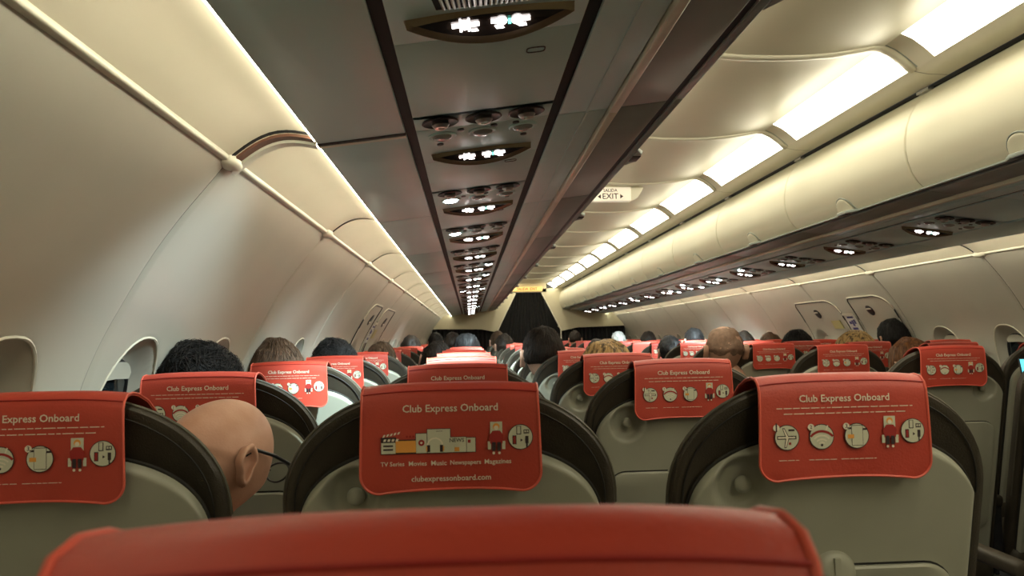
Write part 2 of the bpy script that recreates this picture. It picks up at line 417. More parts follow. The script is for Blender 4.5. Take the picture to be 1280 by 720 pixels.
# ------------------------------------------------------------------ cove lighting between bins and wall rail
tn = 0
def arch(s, t, lift=0.0):      # t 0 at the rail, 1 at the bin
    x = XR + (XIN + .004 - XR) * t
    z = ZR + (1.628 - ZR) * t + .027 * math.sin(PI * t) + lift
    return (s * x, z)
for s, nm in ((-1, 'left'), (1, 'right')):
    tn += 1
    cv = struct('trim_%d' % tn)
    mb = MB(); mb.grid(lambda u, v: (arch(s, u)[0], .012 + v * (PAN - .024), arch(s, u)[1] + .010 * max(0, 1 - min(v, 1 - v) / .04) ** 2 * -1), 10, 40)
    cpm = mb.mesh('cove_panel', M_cove, True, None)
    rl = bevel(MB().box(min(s * (XR - .007), s * (XR + .012)), .02, ZR - .005, max(s * (XR - .007), s * (XR + .012)), PAN - .02, ZR + .008).mesh('cove_rail', M_rail), .005, 3)
    # joint cap
    mb = MB()
    D_, F_ = [], []
    for i in range(13):
        th = PI * i / 12
        for q in range(20):
            ph = 2 * PI * q / 20
            c_, s_ = math.cos(ph), math.sin(ph)
            D_.append((s * (XR + .001) + .019 * math.sin(th) ** .6 * math.copysign(abs(c_) ** .7, c_), .040 * math.cos(th), ZR + .000 + .016 * math.sin(th) ** .6 * math.copysign(abs(s_) ** .8, s_)))
    for i in range(12):
        for q in range(20): F_.append((i * 20 + q, i * 20 + (q + 1) % 20, (i + 1) * 20 + (q + 1) % 20, (i + 1) * 20 + q))
    mb.add(D_, F_)
    jc = mb.mesh('rail_joint', M_rail, True, None)
    # arched rib at each joint
    mb = MB(); rings = []
    for u in np.linspace(-.02, 1.0, 14):
        x, z = arch(s, u)
        rings.append([(x, -.012, z + .006), (x, -.009, z - .006), (x, .009, z - .006), (x, .012, z + .006)])
    rib = mb.loft(rings).mesh('cove_rib', M_rail, True, 40)
    mb = MB(); rings = []
    for u in np.linspace(.05, 1.0, 14):
        x, z = arch(s, u)
        rings.append([(x, -.024, z + .006), (x, -.024, z - .0035), (x, -.0095, z - .0065), (x, -.0095, z + .006)])
    ribk = mb.loft(rings).mesh('rib_gap', M_black, True, 40)
    # lit strip on the inboard edge, facing down and outward
    mb = MB()
    a = (s * 1.2965, 1.6115); b = (s * 1.3065, 1.6285)
    mb.loft([[(a[0], y, a[1]), (b[0], y, b[1]), (b[0] - s * .006, y, b[1] + .004), (a[0] - s * .003, y, a[1] + .006)] for y in (.02, PAN - .02)])
    ls = mb.mesh('light_strip', M_cove_lens)
    for k in range(NP):
        y = SEAM0 + (K0 + k) * PAN
        put('cove_panel', cpm, cv, (0, y, 0)); put('cove_rail', rl, cv, (0, y, 0)); put('rail_joint', jc, cv, (0, y, 0))
        put('cove_rib', rib, cv, (0, y, 0)); put('rib_gap', ribk, cv, (0, y, 0)); put('light_strip', ls, cv, (0, y, 0))
    # the nearest joint is a heavier one: dark gap, brown seal and a cream lip, carried on across the bin underside
    for nme, m_, ya, yb, dz, u0 in (('joint_lip', M_rail, .008, .040, -.017, -.02), ('joint_seal', mat('brown_seal', (.16, .07, .04), .5), -.022, .008, -.012, .02), ('joint_gap', M_black, -.034, -.022, -.006, .02)):
        mb = MB(); rings = []
        for u in np.linspace(u0, 1.0, 16):
            x, z = arch(s, u); rings.append([(x, ya, z + .01), (x, ya + .001, z + dz), (x, yb - .001, z + dz), (x, yb, z + .01)])
        put(nme, mb.loft(rings).mesh(nme, m_, True, 40), cv, (0, SEAM0, 0))
    mb = band_plate(1.12, 1.293, -.002, .012, .01, -.002, s); put('joint_lip', mb.mesh('joint_lip', M_rail), cv, (0, SEAM0 + .008, 0))
    mb = band_plate(1.12, 1.293, -.010, .004, .01, -.0015, s); put('joint_gap', mb.mesh('joint_gap', M_black), cv, (0, SEAM0 - .001, 0))
    mb = MB(); mb.box(min(s * 1.29, s * 1.95), Y_BACK, 1.68, max(s * 1.29, s * 1.95), Y_END, 1.70)
    put('roof_skin', mb.mesh('roof_skin', M_black), cv)
# ------------------------------------------------------------------ ceiling
CP = [(0, 2.116), (.10, 2.118), (.20, 2.126), (.28, 2.138), (.335, 2.148), (.365, 2.146)]
GLOW = [(.365, 2.146), (.40, 2.130), (.435, 2.104), (.468, 2.074)]
LEDGE = [(.468, 2.074), (.476, 2.066), (.52, 2.058), (.585, 2.056), (.60, 2.062)]
CS0, CPAN = 2.42, 1.03
ce = struct('ceiling')
ck0 = -4
NC = 15
def strip_mesh(P, name, m, y0, y1, th=.004, smooth=True, dip=0.0):
    mb = MB()
    n = 30 if dip else 1
    ys = np.linspace(y0, y1, n + 1)
    for sgn in (0,):
        V = []
        for y in ys:
            e = min(y - y0, y1 - y); dz = -dip * max(0, 1 - e / .10) ** 2
            for x, z in P: V.append((x, y, z + dz))
        q = len(P)
        mb.add(V, [(i * q + j, i * q + j + 1, (i + 1) * q + j + 1, (i + 1) * q + j) for i in range(n) for j in range(q - 1)])
    return mb.mesh(name, m, smooth, None)
full = [(-x, z) for x, z in CP[::-1]] + CP[1:]
cpan = strip_mesh(full, 'ceiling_panel', M_ceil, .004, CPAN - .004, dip=.004)
led = {s: strip_mesh([(s * x, z) for x, z in LEDGE], 'ceiling_ledge', M_ceil, .0015, CPAN - .0015) for s in (-1, 1)}
# rib at each ceiling joint
mb = MB(); rings = []
rp = [(-x, z) for x, z in (CP + GLOW[1:])[::-1]] + (CP + GLOW[1:])[1:]
for x, z in rp: rings.append([(x, -.022, z + .004), (x, -.018, z - .009), (x, -.006, z - .011), (x, .006, z - .011), (x, .018, z - .009), (x, .022, z + .004)])
crib = mb.loft(rings).mesh('ceiling_rib', M_ceil, True, None)
mb = MB(); rings = []
for x, z in rp: rings.append([(x, -.0275, z + .006), (x, -.0275, z - .0005), (x, -.0215, z - .0005), (x, -.0215, z + .006)])
cgap = mb.loft(rings).mesh('rib_gap', M_band)
lens = {s: strip_mesh([(s * x, z) for x, z in GLOW], 'glow_panel', M_ceil_glow, .03, CPAN - .12) for s in (-1, 1)}  # glowing panel stands in for ceiling lit by a hidden tube
glowend = {s: strip_mesh([(s * x, z) for x, z in GLOW], 'glow_end', M_ceil, CPAN - .12, CPAN - .004) for s in (-1, 1)}
for k in range(NC):
    y = CS0 + (ck0 + k) * CPAN
    put('ceiling_panel', cpan, ce, (0, y, 0)); put('ceiling_rib', crib, ce, (0, y, 0)); put('rib_gap', cgap, ce, (0, y, 0))
    for s in (-1, 1): put('ceiling_ledge', led[s], ce, (0, y, 0)); put('glow_end', glowend[s], ce, (0, y, 0))
for s in (-1, 1):
    nm = 'left' if s < 0 else 'right'
    for k in range(NC):
        y = CS0 + (ck0 + k) * CPAN
        t = thing('ceiling_light', ('long warm white ceiling light above the %s bins, %s from the near end' % (nm, ORD[k - 1])) if k >= 1 else 'long warm white ceiling light above the %s bins behind the viewpoint' % nm, 'ceiling light', (0, y, 0), group='ceiling lights of the %s side' % nm)
        put('glow_panel', lens[s], t)
mb = MB()
for s in (-1, 1): mb.box(min(s * .603, s * .66), Y_BACK, 2.052, max(s * .603, s * .66), Y_END, 2.065)
put('gap_channel', mb.mesh('gap_channel', M_black), ce)
put('roof_skin', MB().box(-1.95, Y_BACK, 2.16, 1.95, Y_END, 2.18).mesh('roof_skin', M_black), ce)
# small latch slot in a ceiling panel
put('latch_slot', MB().box(-.225, 2.86, 2.127, -.185, 2.885, 2.131).mesh('latch_slot', M_rubber), ce)

# ------------------------------------------------------------------ passenger service units
TILT = math.atan(.123)
PX = .966
PZ = under_z(PX)
g = {}
def plate(x0, y0, x1, y1, th=.008, nm='panel', m=M_under, bv=.0018):
    return bevel(MB().box(x0, y0, 0, x1, y1, th).mesh(nm, m), bv)
HWp = .134
g['vent_panel'] = plate(-HWp, -.300, HWp, -.201)
g['lamp_panel'] = plate(-HWp, -.199, HWp, .080)
g['filler_panel'] = plate(-HWp, .082, HWp, .457)
g['first_panel'] = plate(-HWp, -.30, HWp, -.06)
g['mark'] = MB().tube([(.075 + .014 * math.copysign(abs(math.cos(a)) ** .5, math.cos(a)), .16 + .010 * math.copysign(abs(math.sin(a)) ** .5, math.sin(a)), -.0003) for a in np.linspace(0, 2 * PI, 24, endpoint=False)], .0012, 5, True).mesh('latch_mark', M_rubber)
g['air_vent'] = MB().lathe([(.002, 0), (.034, 0), (.036, -.003), (.033, -.0045), (.026, -.001), (.002, -.0005)], 24).mesh('air_vent', M_rubber, True, 40)
g['nozzle'] = MB().lathe([(.001, 0), (.016, -.001), (.017, -.008), (.012, -.014), (.007, -.0145), (.006, -.010), (.001, -.010)], 18).mesh('nozzle', M_metal, True, 40)
g['reading_lamp'] = MB().lathe([(.002, 0), (.029, 0), (.030, -.0025), (.027, -.0045), (.021, -.0035), (.002, -.003)], 24).mesh('reading_lamp', M_under, True, 40)
g['lens_off'] = MB().lathe([(.001, -.002), (.021, -.003), (.019, -.0075), (.010, -.0100), (.001, -.0105)], 20).mesh('lens', M_lens_off, True, 60)
g['lens_on'] = MB().lathe([(.001, -.002), (.021, -.003), (.019, -.0075), (.010, -.0100), (.001, -.0105)], 20).mesh('lens', M_lens_on, True, 60)
g['call_button'] = MB().lathe([(.001, 0), (.007, 0), (.007, -.003), (.001, -.0035)], 8).mesh('call_button', M_rubber)
# lens-shaped lit sign: far rim lower than the near rim so the face looks aft
def lens_outline(hw, near, far, n=25):
    xs = [math.sin(t) for t in np.linspace(-PI / 2, PI / 2, n)]
    A = [(x * hw, -near * (1 - x * x)) for x in xs]
    B = [(x * hw, far * (1 - x * x)) for x in xs[::-1]][1:-1]
    return A, B
A, B = lens_outline(.112, .009, .036)
dep = lambda y: -.002 - .022 * max(0, (y + .016) / .05)
mb = MB()
oA = [(x, y, .001) for x, y in A]; oB = [(x, y, dep(y) - .003) for x, y in B]
out0 = [(x * 1.03, y * 1.2, .002) for x, y in A] + [(x * 1.03, y * 1.35 + .004, .002) for x, y in B]
out1 = [(x, y, -.002) for x, y in A] + [(x, y, dep(y) - .004) for x, y in B]
in0 = [(x * .90, y * .86, dep(y * .8) - .001) for x, y in A] + [(x * .90, y * .86, dep(y * .8) + .001) for x, y in B]
mb.loft([out0, out1, in0], True, False, True)
mb.mi = [0] * len(mb.f); mb.mi[-1] = 1
g['sign_housing'] = mb.mesh('sign_housing', None, True, 50, [M_gold, M_signface])
# glyphs on the sign face, (u across, v along the tilted face)
nrm = Vector((0, -.022 / .05, -1)).normalized()
def sp(u, v, l=.0022):
    u -= .006
    return Vector((u, v, dep(v))) + nrm * l
def quad(mb, P, l=.0022):
    mb.add([sp(u, v, l) for u, v in P], [tuple(range(len(P)))])
mb = MB()
def disc(mb, cx, cy, r, n=12, l=.0022): quad(mb, [(cx + r * math.cos(2 * PI * k / n), cy + r * .9 * math.sin(2 * PI * k / n)) for k in range(n)], l)
def rect(mb, x0, y0, x1, y1, l=.0022): quad(mb, [(x0, y0), (x1, y0), (x1, y1), (x0, y1)], l)
# cigarette in a struck circle
rect(mb, -.046, .002, -.010, .009); disc(mb, -.029, .006, .0085)
rect(mb, -.036, -.004, -.033, .016); rect(mb, -.025, -.004, -.022, .016); quad(mb, [(-.022, .0135), (-.013, .0135), (-.011, .017), (-.020, .017)])
# seat belt: two halves and tongue
quad(mb, [(.006, .001), (.020, .001), (.020, .008), (.006, .008)]); disc(mb, .020, .0055, .0075); quad(mb, [(.010, .012), (.020, .012), (.024, .017), (.013, .017)])
quad(mb, [(.042, .002), (.058, .002), (.058, .009), (.042, .009)]); disc(mb, .041, .006, .008); quad(mb, [(.038, .012), (.052, .012), (.054, .017), (.044, .017)])
g['sign_symbols'] = mb.mesh('sign_symbols', M_lit)
mb = MB(); rect(mb, .0285, .002, .0325, .011, .003); g['sign_led'] = mb.mesh('sign_led', M_litg)
mb = MB()
for i in range(19):
    u = (i - 9) / 9
    x0, x1 = u * .072, u * .060
    mb.tube([(x0, -.118, -.004), (x1, -.030, -.004)], .0022, 6)
g['speaker_grille'] = mb.mesh('speaker_grille', M_rail, True)
mb = MB(); mb.add([(-.085, -.125, -.0008), (.085, -.125, -.0008), (.07, -.022, -.0008), (-.07, -.022, -.0008)], [(0, 3, 2, 1)])
g['grille_back'] = mb.mesh('grille_back', M_black)
PITCHY = .735
def psu(s, k, lit):
    nm = 'left' if s < 0 else 'right'
    y = .992 + PITCHY * k
    t = thing('service_unit', 'service unit with lit belt sign above the %s seats, %s from the near end' % (nm, ORD[k]), 'service unit', (s * PX, y, PZ), (0, s * TILT, 0), 'overhead service units of the %s side' % nm)
    if k == 0:
        put('vent_panel', g['vent_panel'], t); p = put('lamp_panel', g['lamp_panel'], t)
        put('speaker_grille', g['speaker_grille'], p); put('grille_back', g['grille_back'], p)
        L = put('speaker_surround', g['sign_housing'], p, (0, -.012, -.001), scale=(1.0, 1, 1))
        bpy.data.objects.remove(L)
    else:
        p = put('vent_panel', g['vent_panel'], t)
        for i in (-1, 0, 1):
            v = put('air_vent', g['air_vent'], t, (i * .084, -.252, 0)); put('nozzle', g['nozzle'], v)
        p = put('lamp_panel', g['lamp_panel'], t)
        for i in (-1, 0, 1):
            on = lit and (i * -s if s < 0 else i) in lit
            aside = (k == 1)       # outboard lamp swivelled towards the sidewall; centre beam added to light a seat back
            v = put('reading_lamp', g['reading_lamp'], t, (i * .084, -.150, 0))
            put('lens', g['lens_on' if on and not aside else 'lens_off'], v)
            if on:
                ld = bpy.data.lights.new('reading_beam', 'SPOT'); ld.energy = SPOT * ((3.2 if i else 30) if aside else 15); ld.color = COOL; ld.spot_size = R((84 if i else 34) if aside else 92); ld.spot_blend = 1.0; ld.shadow_soft_size = .018
                lo = bpy.data.objects.new('reading_beam', ld); C.objects.link(lo); lo.parent = v; lo.location = (0, 0, -.02)
                # i: -1 points outboard on the left side, +1 inboard
                lo.rotation_euler = (R((10 if i else 50) if aside else 36), R((-i * 46 if i else 33) if aside else -i * 14) - s * TILT, 0)
        for i, yy in ((-1, -.085), (1, -.085), (-.5, -.195 + .014), (.25, -.185), (.75, -.185)):
            put('call_button', g['call_button'], p, (i * .09, yy, 0))
    sg = put('sign_housing', g['sign_housing'], t); put('sign_symbols', g['sign_symbols'], sg); put('sign_led', g['sign_led'], sg)
    f = put('filler_panel', g['filler_panel'], t); put('latch_mark', g['mark'], f)
LITL = {1: (-1, 0), 2: (-1,), 3: (-1,), 5: (1,), 6: (1,), 8: (-1, 1), 10: (0,), 13: (1,)}
LITR = {6: (-1,), 7: (0,), 8: (-1, 1), 9: (0, 1), 11: (-1,), 14: (0,)}
for k in range(17):
    psu(-1, k, LITL.get(k)); psu(1, k, LITR.get(k))

# ------------------------------------------------------------------ seats
SEATX = {'window': 1.53, 'middle': 1.027, 'aisle': .522}
SEATXR = {'window': 1.552, 'middle': 1.082, 'aisle': .592}
def seat_x(s, col): return -SEATX[col] if s < 0 else SEATXR[col]
SLOPE = .22
def lean(z, rec): return (1.165 - z) * SLOPE - rec * max(0, (z - .45)) / .715
def sup(a, b, zc, e, x): return zc + b * max(0, 1 - (abs(x) / a) ** e) ** (1 / e)
def outline(a, zc, b, e, zb, inset=0.0, n=36, taper=.0):
    P = []
    a -= inset; b -= inset
    for k in range(n + 1):
        t = PI * k / n; c, s_ = math.cos(t), math.sin(t)
        P.append((math.copysign(abs(c) ** (2 / e), c) * a, zc + abs(s_) ** (2 / e) * b))
    for z in np.linspace(zc, zb + inset, 9)[1:]: P.append((-a, z))
    for z in np.linspace(zb + inset, zc, 9)[:-1]: P.append((a, z))
    return P
seat_cache = {}
def backrest_mesh(rec):
    mb = MB(); rings = []
    for y, ins in ((.009, .034), (.003, .014), (.005, .005), (.016, .001), (.03, .004), (.055, .014), (.08, .028), (.100, .046), (.114, .07)):
        rings.append([(x, y + lean(z, rec), z) for x, z in outline(.218, 1.0, .161, 2.25, .42, ins)])
    return mb.loft(rings).mesh('backrest', M_leather, True, 60)
def piping_mesh(rec):
    mb = MB()
    P = outline(.218, 1.0, .161, 2.25, .42, .001)
    mb.tube([(x, .017 + lean(z, rec), z) for x, z in P[:42]], .0028, 6)
    return mb.mesh('piping', M_pipel, True)
def seam_mesh(rec):
    mb = MB()
    P = outline(.218, 1.0, .161, 2.25, .42, .017)
    mb.tube([(x, .0015 + lean(z, rec), z) for x, z in P[:42]], .0012, 5)
    return mb.mesh('seam', M_thread)
def shell_mesh(rec, ds):
    A_, ZC, B_, E_ = .197, .965, .122, 2.5
    mb = MB()
    def fn(u, v):
        # v across, u up
        t = 1 - (1 - u) ** 1.0
        x01 = 2 * v - 1
        # map square to outline
        x = A_ * math.copysign(1 - (1 - abs(x01)) ** 1.25, x01) if abs(x01) < 1 else A_ * x01
        zt = sup(A_, B_, ZC, E_, x)
        z = .38 + (zt - .38) * (1 - (1 - u) ** 1.35)
        e = min(A_ - abs(x), (zt - z) * .8 + .0, z - .38 + .01)
        y = -.014 + .016 * max(0, 1 - e / .012) ** 2
        r = math.hypot(x - ds * .122, z - 1.022)
        if r < .044:
            q = min(1, (.044 - r) / .017); y += .021 * q * q * (3 - 2 * q)
        y += .004 * (1 - min(1, abs(x) / A_) ** 2) * 0
        return (x, y + lean(z, rec), z)
    mb.grid(fn, 110, 84)
    # skirt
    return mb.mesh('back_shell', M_shell, True, None)
def shell_edge(rec):
    P = outline(.197, .965, .122, 2.5, .385)
    return MB().tube([(x, .001 + lean(z, rec), z) for x, z in P], .003, 6, True).mesh('shell_edge', M_thread, True)
def knob_mesh(rec, ds):
    z = 1.022; T = Matrix.Translation((ds * .122, lean(z, rec) + .007, z)) @ Matrix.Rotation(R(90), 4, 'X')
    return MB().lathe([(.004, -.004), (.0085, 0), (.0095, .006), (.0115, .008), (.011, .012), (.006, .0145), (.001, .015)], 18, T).mesh('coat_hook', M_shell, True, 60)
def tray_meshes(rec):
    def pl(hw, z0, z1, r, y0, th, name, m):
        P = []
        for cx, cz, a0 in ((hw - r, z1 - r, 0), (-(hw - r), z1 - r, 90), (-(hw - r), z0 + r, 180), (hw - r, z0 + r, 270)):
            for k in range(8):
                a = R(a0 + k * 90 / 7); P.append((cx + r * math.cos(a), cz + r * math.sin(a)))
        rings = []
        for y, ins in ((y0, 0), (y0 - th + .002, 0), (y0 - th, .003)):
            rings.append([(x * (1 - ins / hw), y + lean(z, rec), z - (ins if z > (z0 + z1) / 2 else -ins)) for x, z in P])
        return MB().loft(rings).mesh(name, m, True, 40)
    gask = pl(.172, .528, .914, .045, -.009, .0045, 'tray_gap', M_black)
    tray = pl(.167, .533, .908, .042, -.010, .012, 'tray_table', M_tray)
    z = .900; T = Matrix.Translation((0, lean(z, rec) - .014, z)) @ Matrix.Rotation(R(90), 4, 'X')
    lat = MB().lathe([(.030, -.004), (.030, .006), (.026, .012), (.015, .0155), (.001, .017)], 24, T)
    lat.box(-.004, -.004, .014, .004, .022, .019, T)
    lat = lat.mesh('tray_latch', M_tray, True, 50)
    return gask, tray, lat
# the headrest cover
def cover_path(rec):
    d = -rec
    P = [(.130, 1.02), (.126, 1.06), (.118, 1.092), (.104, 1.115), (.083, 1.136), (.058, 1.1515), (.032, 1.1605), (.012, 1.1635), (-.001, 1.1615), (-.0075, 1.1555), (-.010, 1.148)]
    P += [(-.0105 - .004 * t + .006 * t * t, 1.148 - t * .112) for t in list(np.linspace(.1, .79, 8)) + [.79 + .21 * math.sin(a) for a in np.linspace(.18, PI / 2, 9)]]
    return [(y + d, z) for y, z in P]
CW = .1095
def cover_mesh(rec, jit):
    P = cover_path(rec); n = len(P); mb = MB()
    rnd = random.Random(jit)
    def hw(i):
        y, z = P[i]
        if i > 10:
            t = (1.148 - z) / .112; h = CW + .003 * t
            q = (z - 1.036) / .024
            if q < 1: h -= .024 * (1 - math.sqrt(max(0, 1 - (1 - q) ** 2)))
            return h
        return CW
    F = []
    for off in (0, .003):
        for i, (y, z) in enumerate(P):
            a = Vector((0, *P[max(i - 1, 0)])); b = Vector((0, *P[min(i + 1, n - 1)])); t = (b - a).normalized()
            nn = Vector((0, t.z, -t.y)) * -1     # outward
            for j in range(21):
                u = j / 10 - 1
                dr = -.0045 * abs(u) ** 3 if i >= 3 else 0
                wv = .0012 * math.sin(u * 5 + jit) * max(0, (i - 12) / 10)
                F.append((u * hw(i), y + nn.y * off * -1 + wv, z + nn.z * off * -1 + dr))
    m_ = 21; N = n * m_
    f = []
    for L in (0, 1):
        for i in range(n - 1):
            for j in range(m_ - 1):
                q = (L * N + i * m_ + j, L * N + i * m_ + j + 1, L * N + (i + 1) * m_ + j + 1, L * N + (i + 1) * m_ + j)
                f.append(q if L else q[::-1])
    bd = [(i, 0) for i in range(n)] + [(n - 1, j) for j in range(1, m_)] + [(i, m_ - 1) for i in range(n - 2, -1, -1)] + [(0, j) for j in range(m_ - 2, 0, -1)]
    for a in range(len(bd)):
        i0 = bd[a][0] * m_ + bd[a][1]; i1 = bd[(a + 1) % len(bd)][0] * m_ + bd[(a + 1) % len(bd)][1]
        f.append((i0, i1, N + i1, N + i0))
    mb.add(F, f)
    me = mb.mesh('headrest_cover', M_red, True, 50)
    # visible edge piping
    sgn = [F[N + i * m_] for i in range(4, n)] + [F[N + (n - 1) * m_ + j] for j in range(1, m_)] + [F[N + i * m_ + m_ - 1] for i in range(n - 2, 3, -1)]
    pp = MB().tube(sgn, .0017, 6).mesh('piping', M_redp, True)
    se = [Vector(F[N + 9 * m_ + j]) + Vector((0, -.0001, 0)) for j in range(m_)]
    st = MB().tube(se, .0011, 5).mesh('seam', M_printd, True)
    return me, pp, st
def yface(z):   # front of hanging flap plus a hair
    t = (1.148 - z) / .112
    return -.0105 - .004 * t + .006 * t * t - .0052
def lay(mb, P, lift=.0): mb.add([(x, yface(z) - lift, z) for x, z in P], [tuple(range(len(P)))])
def lrect(mb, x0, z0, x1, z1, lift=0): lay(mb, [(x0, z0), (x1, z0), (x1, z1), (x0, z1)], lift)
def ldisc(mb, cx, cz, r, lift=0, n=24, sq=1): lay(mb, [(cx + r * math.cos(2 * PI * k / n), cz + r * sq * math.sin(2 * PI * k / n)) for k in range(n)], lift)
def larc(mb, cx, cz, r, w_, a0, a1, lift=0, n=10):
    P = [(cx + (r + w_) * math.cos(a), cz + (r + w_) * math.sin(a)) for a in np.linspace(a0, a1, n)] + [(cx + r * math.cos(a), cz + r * math.sin(a)) for a in np.linspace(a1, a0, n)]
    for i in range(n - 1): lay(mb, [P[i], P[i + 1], P[2 * n - 2 - i], P[2 * n - 1 - i]], lift)
def ltext(mb, s_, cx, cz, width, lift=0):
    t = MB(); text_into(t, s_, cx, cz, width, .01)
    mb.add([(x, yface(z) - lift, z) for x, y, z in t.v], t.f)
def lettering(design):
    mb = MB(); TT = 1.135
    ltext(mb, 'Club Express Onboard', 0, TT, .118)
    if design == 'A':
        for s_, cx, w_ in (('TV Series', -.072, .029), ('Movies', -.041, .022), ('Music', -.015, .019), ('Newspapers', .018, .038), ('Magazines', .058, .033)): ltext(mb, s_, cx, 1.068, w_)
        ltext(mb, 'clubexpressonboard.com', 0, 1.049, .098)
    else:
        rnd = random.Random(3)
        for z, w_ in ((1.1235, .178), (1.1165, .160)):       # too small to read in the photograph: fine word-length dashes
            x = -w_ / 2
            while x < w_ / 2:
                l = rnd.uniform(.005, .015); l = min(l, w_ / 2 - x)
                lrect(mb, x, z - .0005, x + l, z + .0005); x += l + .0018
        for cx, w_ in ((-.075, .026), (-.031, .036), (.016, .046)):
            x = cx - w_ / 2
            while x < cx + w_ / 2:
                l = min(rnd.uniform(.004, .011), cx + w_ / 2 - x)
                lrect(mb, x, 1.0577, x + l, 1.0585); x += l + .0014
    return mb.mesh('lettering', M_print)
def icons(design):
    mb = MB(); L1, L2, L3 = .0002, .0004, .0006
    def c(i): mb.cur = i           # 0 cream 1 dark 2 orange 3 darkred 4 white
    def seat_and_plug(dx, dz):
        c(0); lrect(mb, .050 + dx, 1.098 + dz, .065 + dx, 1.117 + dz)         # seat headrest
        c(2); ldisc(mb, .0575 + dx, 1.111 + dz, .0042, L1); c(4); ldisc(mb, .0575 + dx, 1.1095 + dz, .0028, L2)
        c(3); lay(mb, [(.0500 + dx, 1.090 + dz), (.065 + dx, 1.090 + dz), (.0665 + dx, 1.100 + dz), (.062 + dx, 1.106 + dz), (.053 + dx, 1.106 + dz), (.0485 + dx, 1.100 + dz)], L2)
        c(1); lrect(mb, .052 + dx, 1.081 + dz, .0565 + dx, 1.092 + dz, L3); lrect(mb, .0585 + dx, 1.081 + dz, .063 + dx, 1.092 + dz, L3)
        c(0); lrect(mb, .0468 + dx, 1.083 + dz, .0508 + dx, 1.093 + dz, L1); lrect(mb, .0645 + dx, 1.083 + dz, .0685 + dx, 1.093 + dz, L1)
        c(4); ldisc(mb, .054 + dx, 1.0785 + dz, .0017, L2, 8); ldisc(mb, .061 + dx, 1.0785 + dz, .0017, L2, 8)
        cx, cz = .0875 + dx, 1.0975 + dz
        c(1); ldisc(mb, cx, cz, .0158); c(0); ldisc(mb, cx, cz, .0148, L1)
        c(1); lrect(mb, cx - .010, cz - .009, cx - .005, cz + .002, L2); c(3); lrect(mb, cx - .009, cz - .008, cx - .006, cz + .001, L3)
        c(1); lrect(mb, cx - .005, cz + .003, cx + .001, cz + .0135, L2); c(0); lrect(mb, cx - .004, cz + .004, cx + .0, cz + .013, L3)
        c(1); lay(mb, [(cx, cz - .006), (cx + .003, cz - .004), (cx, cz - .002)], L2)
        c(1); lrect(mb, cx + .006, cz - .008, cx + .010, cz + .001, L2); lrect(mb, cx + .007, cz - .0135, cx + .0088, cz - .008, L2); lrect(mb, cx + .004, cz + .004, cx + .011, cz + .009, L2)
        c(0); lrect(mb, cx + .005, cz + .0055, cx + .007, cz + .008, L3); lrect(mb, cx + .0080, cz + .0055, cx + .0100, cz + .008, L3)
    if design == 'A':
        seat_and_plug(-.001, .0)
        z0 = 1.081
        c(1); lrect(mb, -.0865, z0 - .0008, .031, z0)                       # shelf line
        c(1); lrect(mb, -.086, z0, -.067, z0 + .020); c(0); lrect(mb, -.0855, z0, -.068, z0 + .0135, L1)
        c(1); lrect(mb, -.083, z0 + .0085, -.071, z0 + .0105, L2); lrect(mb, -.083, z0 + .004, -.071, z0 + .006, L2)
        c(4)
        for i in range(4): lay(mb, [(-.083 + i * .005, z0 + .015), (-.080 + i * .005, z0 + .015), (-.079 + i * .005, z0 + .0180), (-.082 + i * .005, z0 + .018)], L2)
        for i in range(5): lay(mb, [(-.084 + i * .0045, z0 + .020 + i * .0008), (-.0815 + i * .0045, z0 + .0205 + i * .0008), (-.080 + i * .0045, z0 + .0235 + i * .0008), (-.0825 + i * .0045, z0 + .023 + i * .0008)], L2)
        c(1); lrect(mb, -.0685, z0, -.0425, z0 + .017); c(2); lrect(mb, -.0678, z0 + .001, -.0430, z0 + .0155, L1)
        c(3)
        for i in range(3): ldisc(mb, -.054 + i * .004, z0 + .0205, .0014, L1, 8)
        c(1); lrect(mb, -.0435, z0, -.0290, z0 + .0245); c(0); lrect(mb, -.0428, z0, -.0296, z0 + .0238, L1)
        c(3); ldisc(mb, -.0362, z0 + .0125, .0038, L2); c(4); ldisc(mb, -.0362, z0 + .0125, .0015, L3, 10)
        c(1); lrect(mb, -.0295, z0, .0000, z0 + .0295); c(0); lrect(mb, -.0288, z0, -.0006, z0 + .0288, L1)
        c(1); lrect(mb, -.018, z0 + .026, -.010, z0 + .0265, L2)
        c(4); larc(mb, -.0195, z0 + .0085, .0085, .0018, 0, PI, L2); c(1); lrect(mb, -.0295, z0 + .001, -.0255, z0 + .0095, L3); lrect(mb, -.0135, z0 + .001, -.0095, z0 + .0095, L3)
        c(2); lrect(mb, -.0305, z0 + .002, -.0290, z0 + .008, L3); lrect(mb, -.0098, z0 + .002, -.0082, z0 + .008, L3)
        c(1); lrect(mb, -.0045, z0, .0195, z0 + .0190); c(0); lrect(mb, -.0038, z0, .0190, z0 + .0183, L1)
        c(1); lrect(mb, .019, z0, .0310, z0 + .0180); c(0); lrect(mb, .0197, z0, .0303, z0 + .0172, L1)
        c(3); lrect(mb, .021, z0 + .011, .0245, z0 + .0150, L2); c(2); lrect(mb, .0045, z0 + .001, .0105, z0 + .006, L2)
        c(1); ltext(mb, 'NEWS', .0075, z0 + .0145, .018, L2)
    else:
        seat_and_plug(.0, -.006)
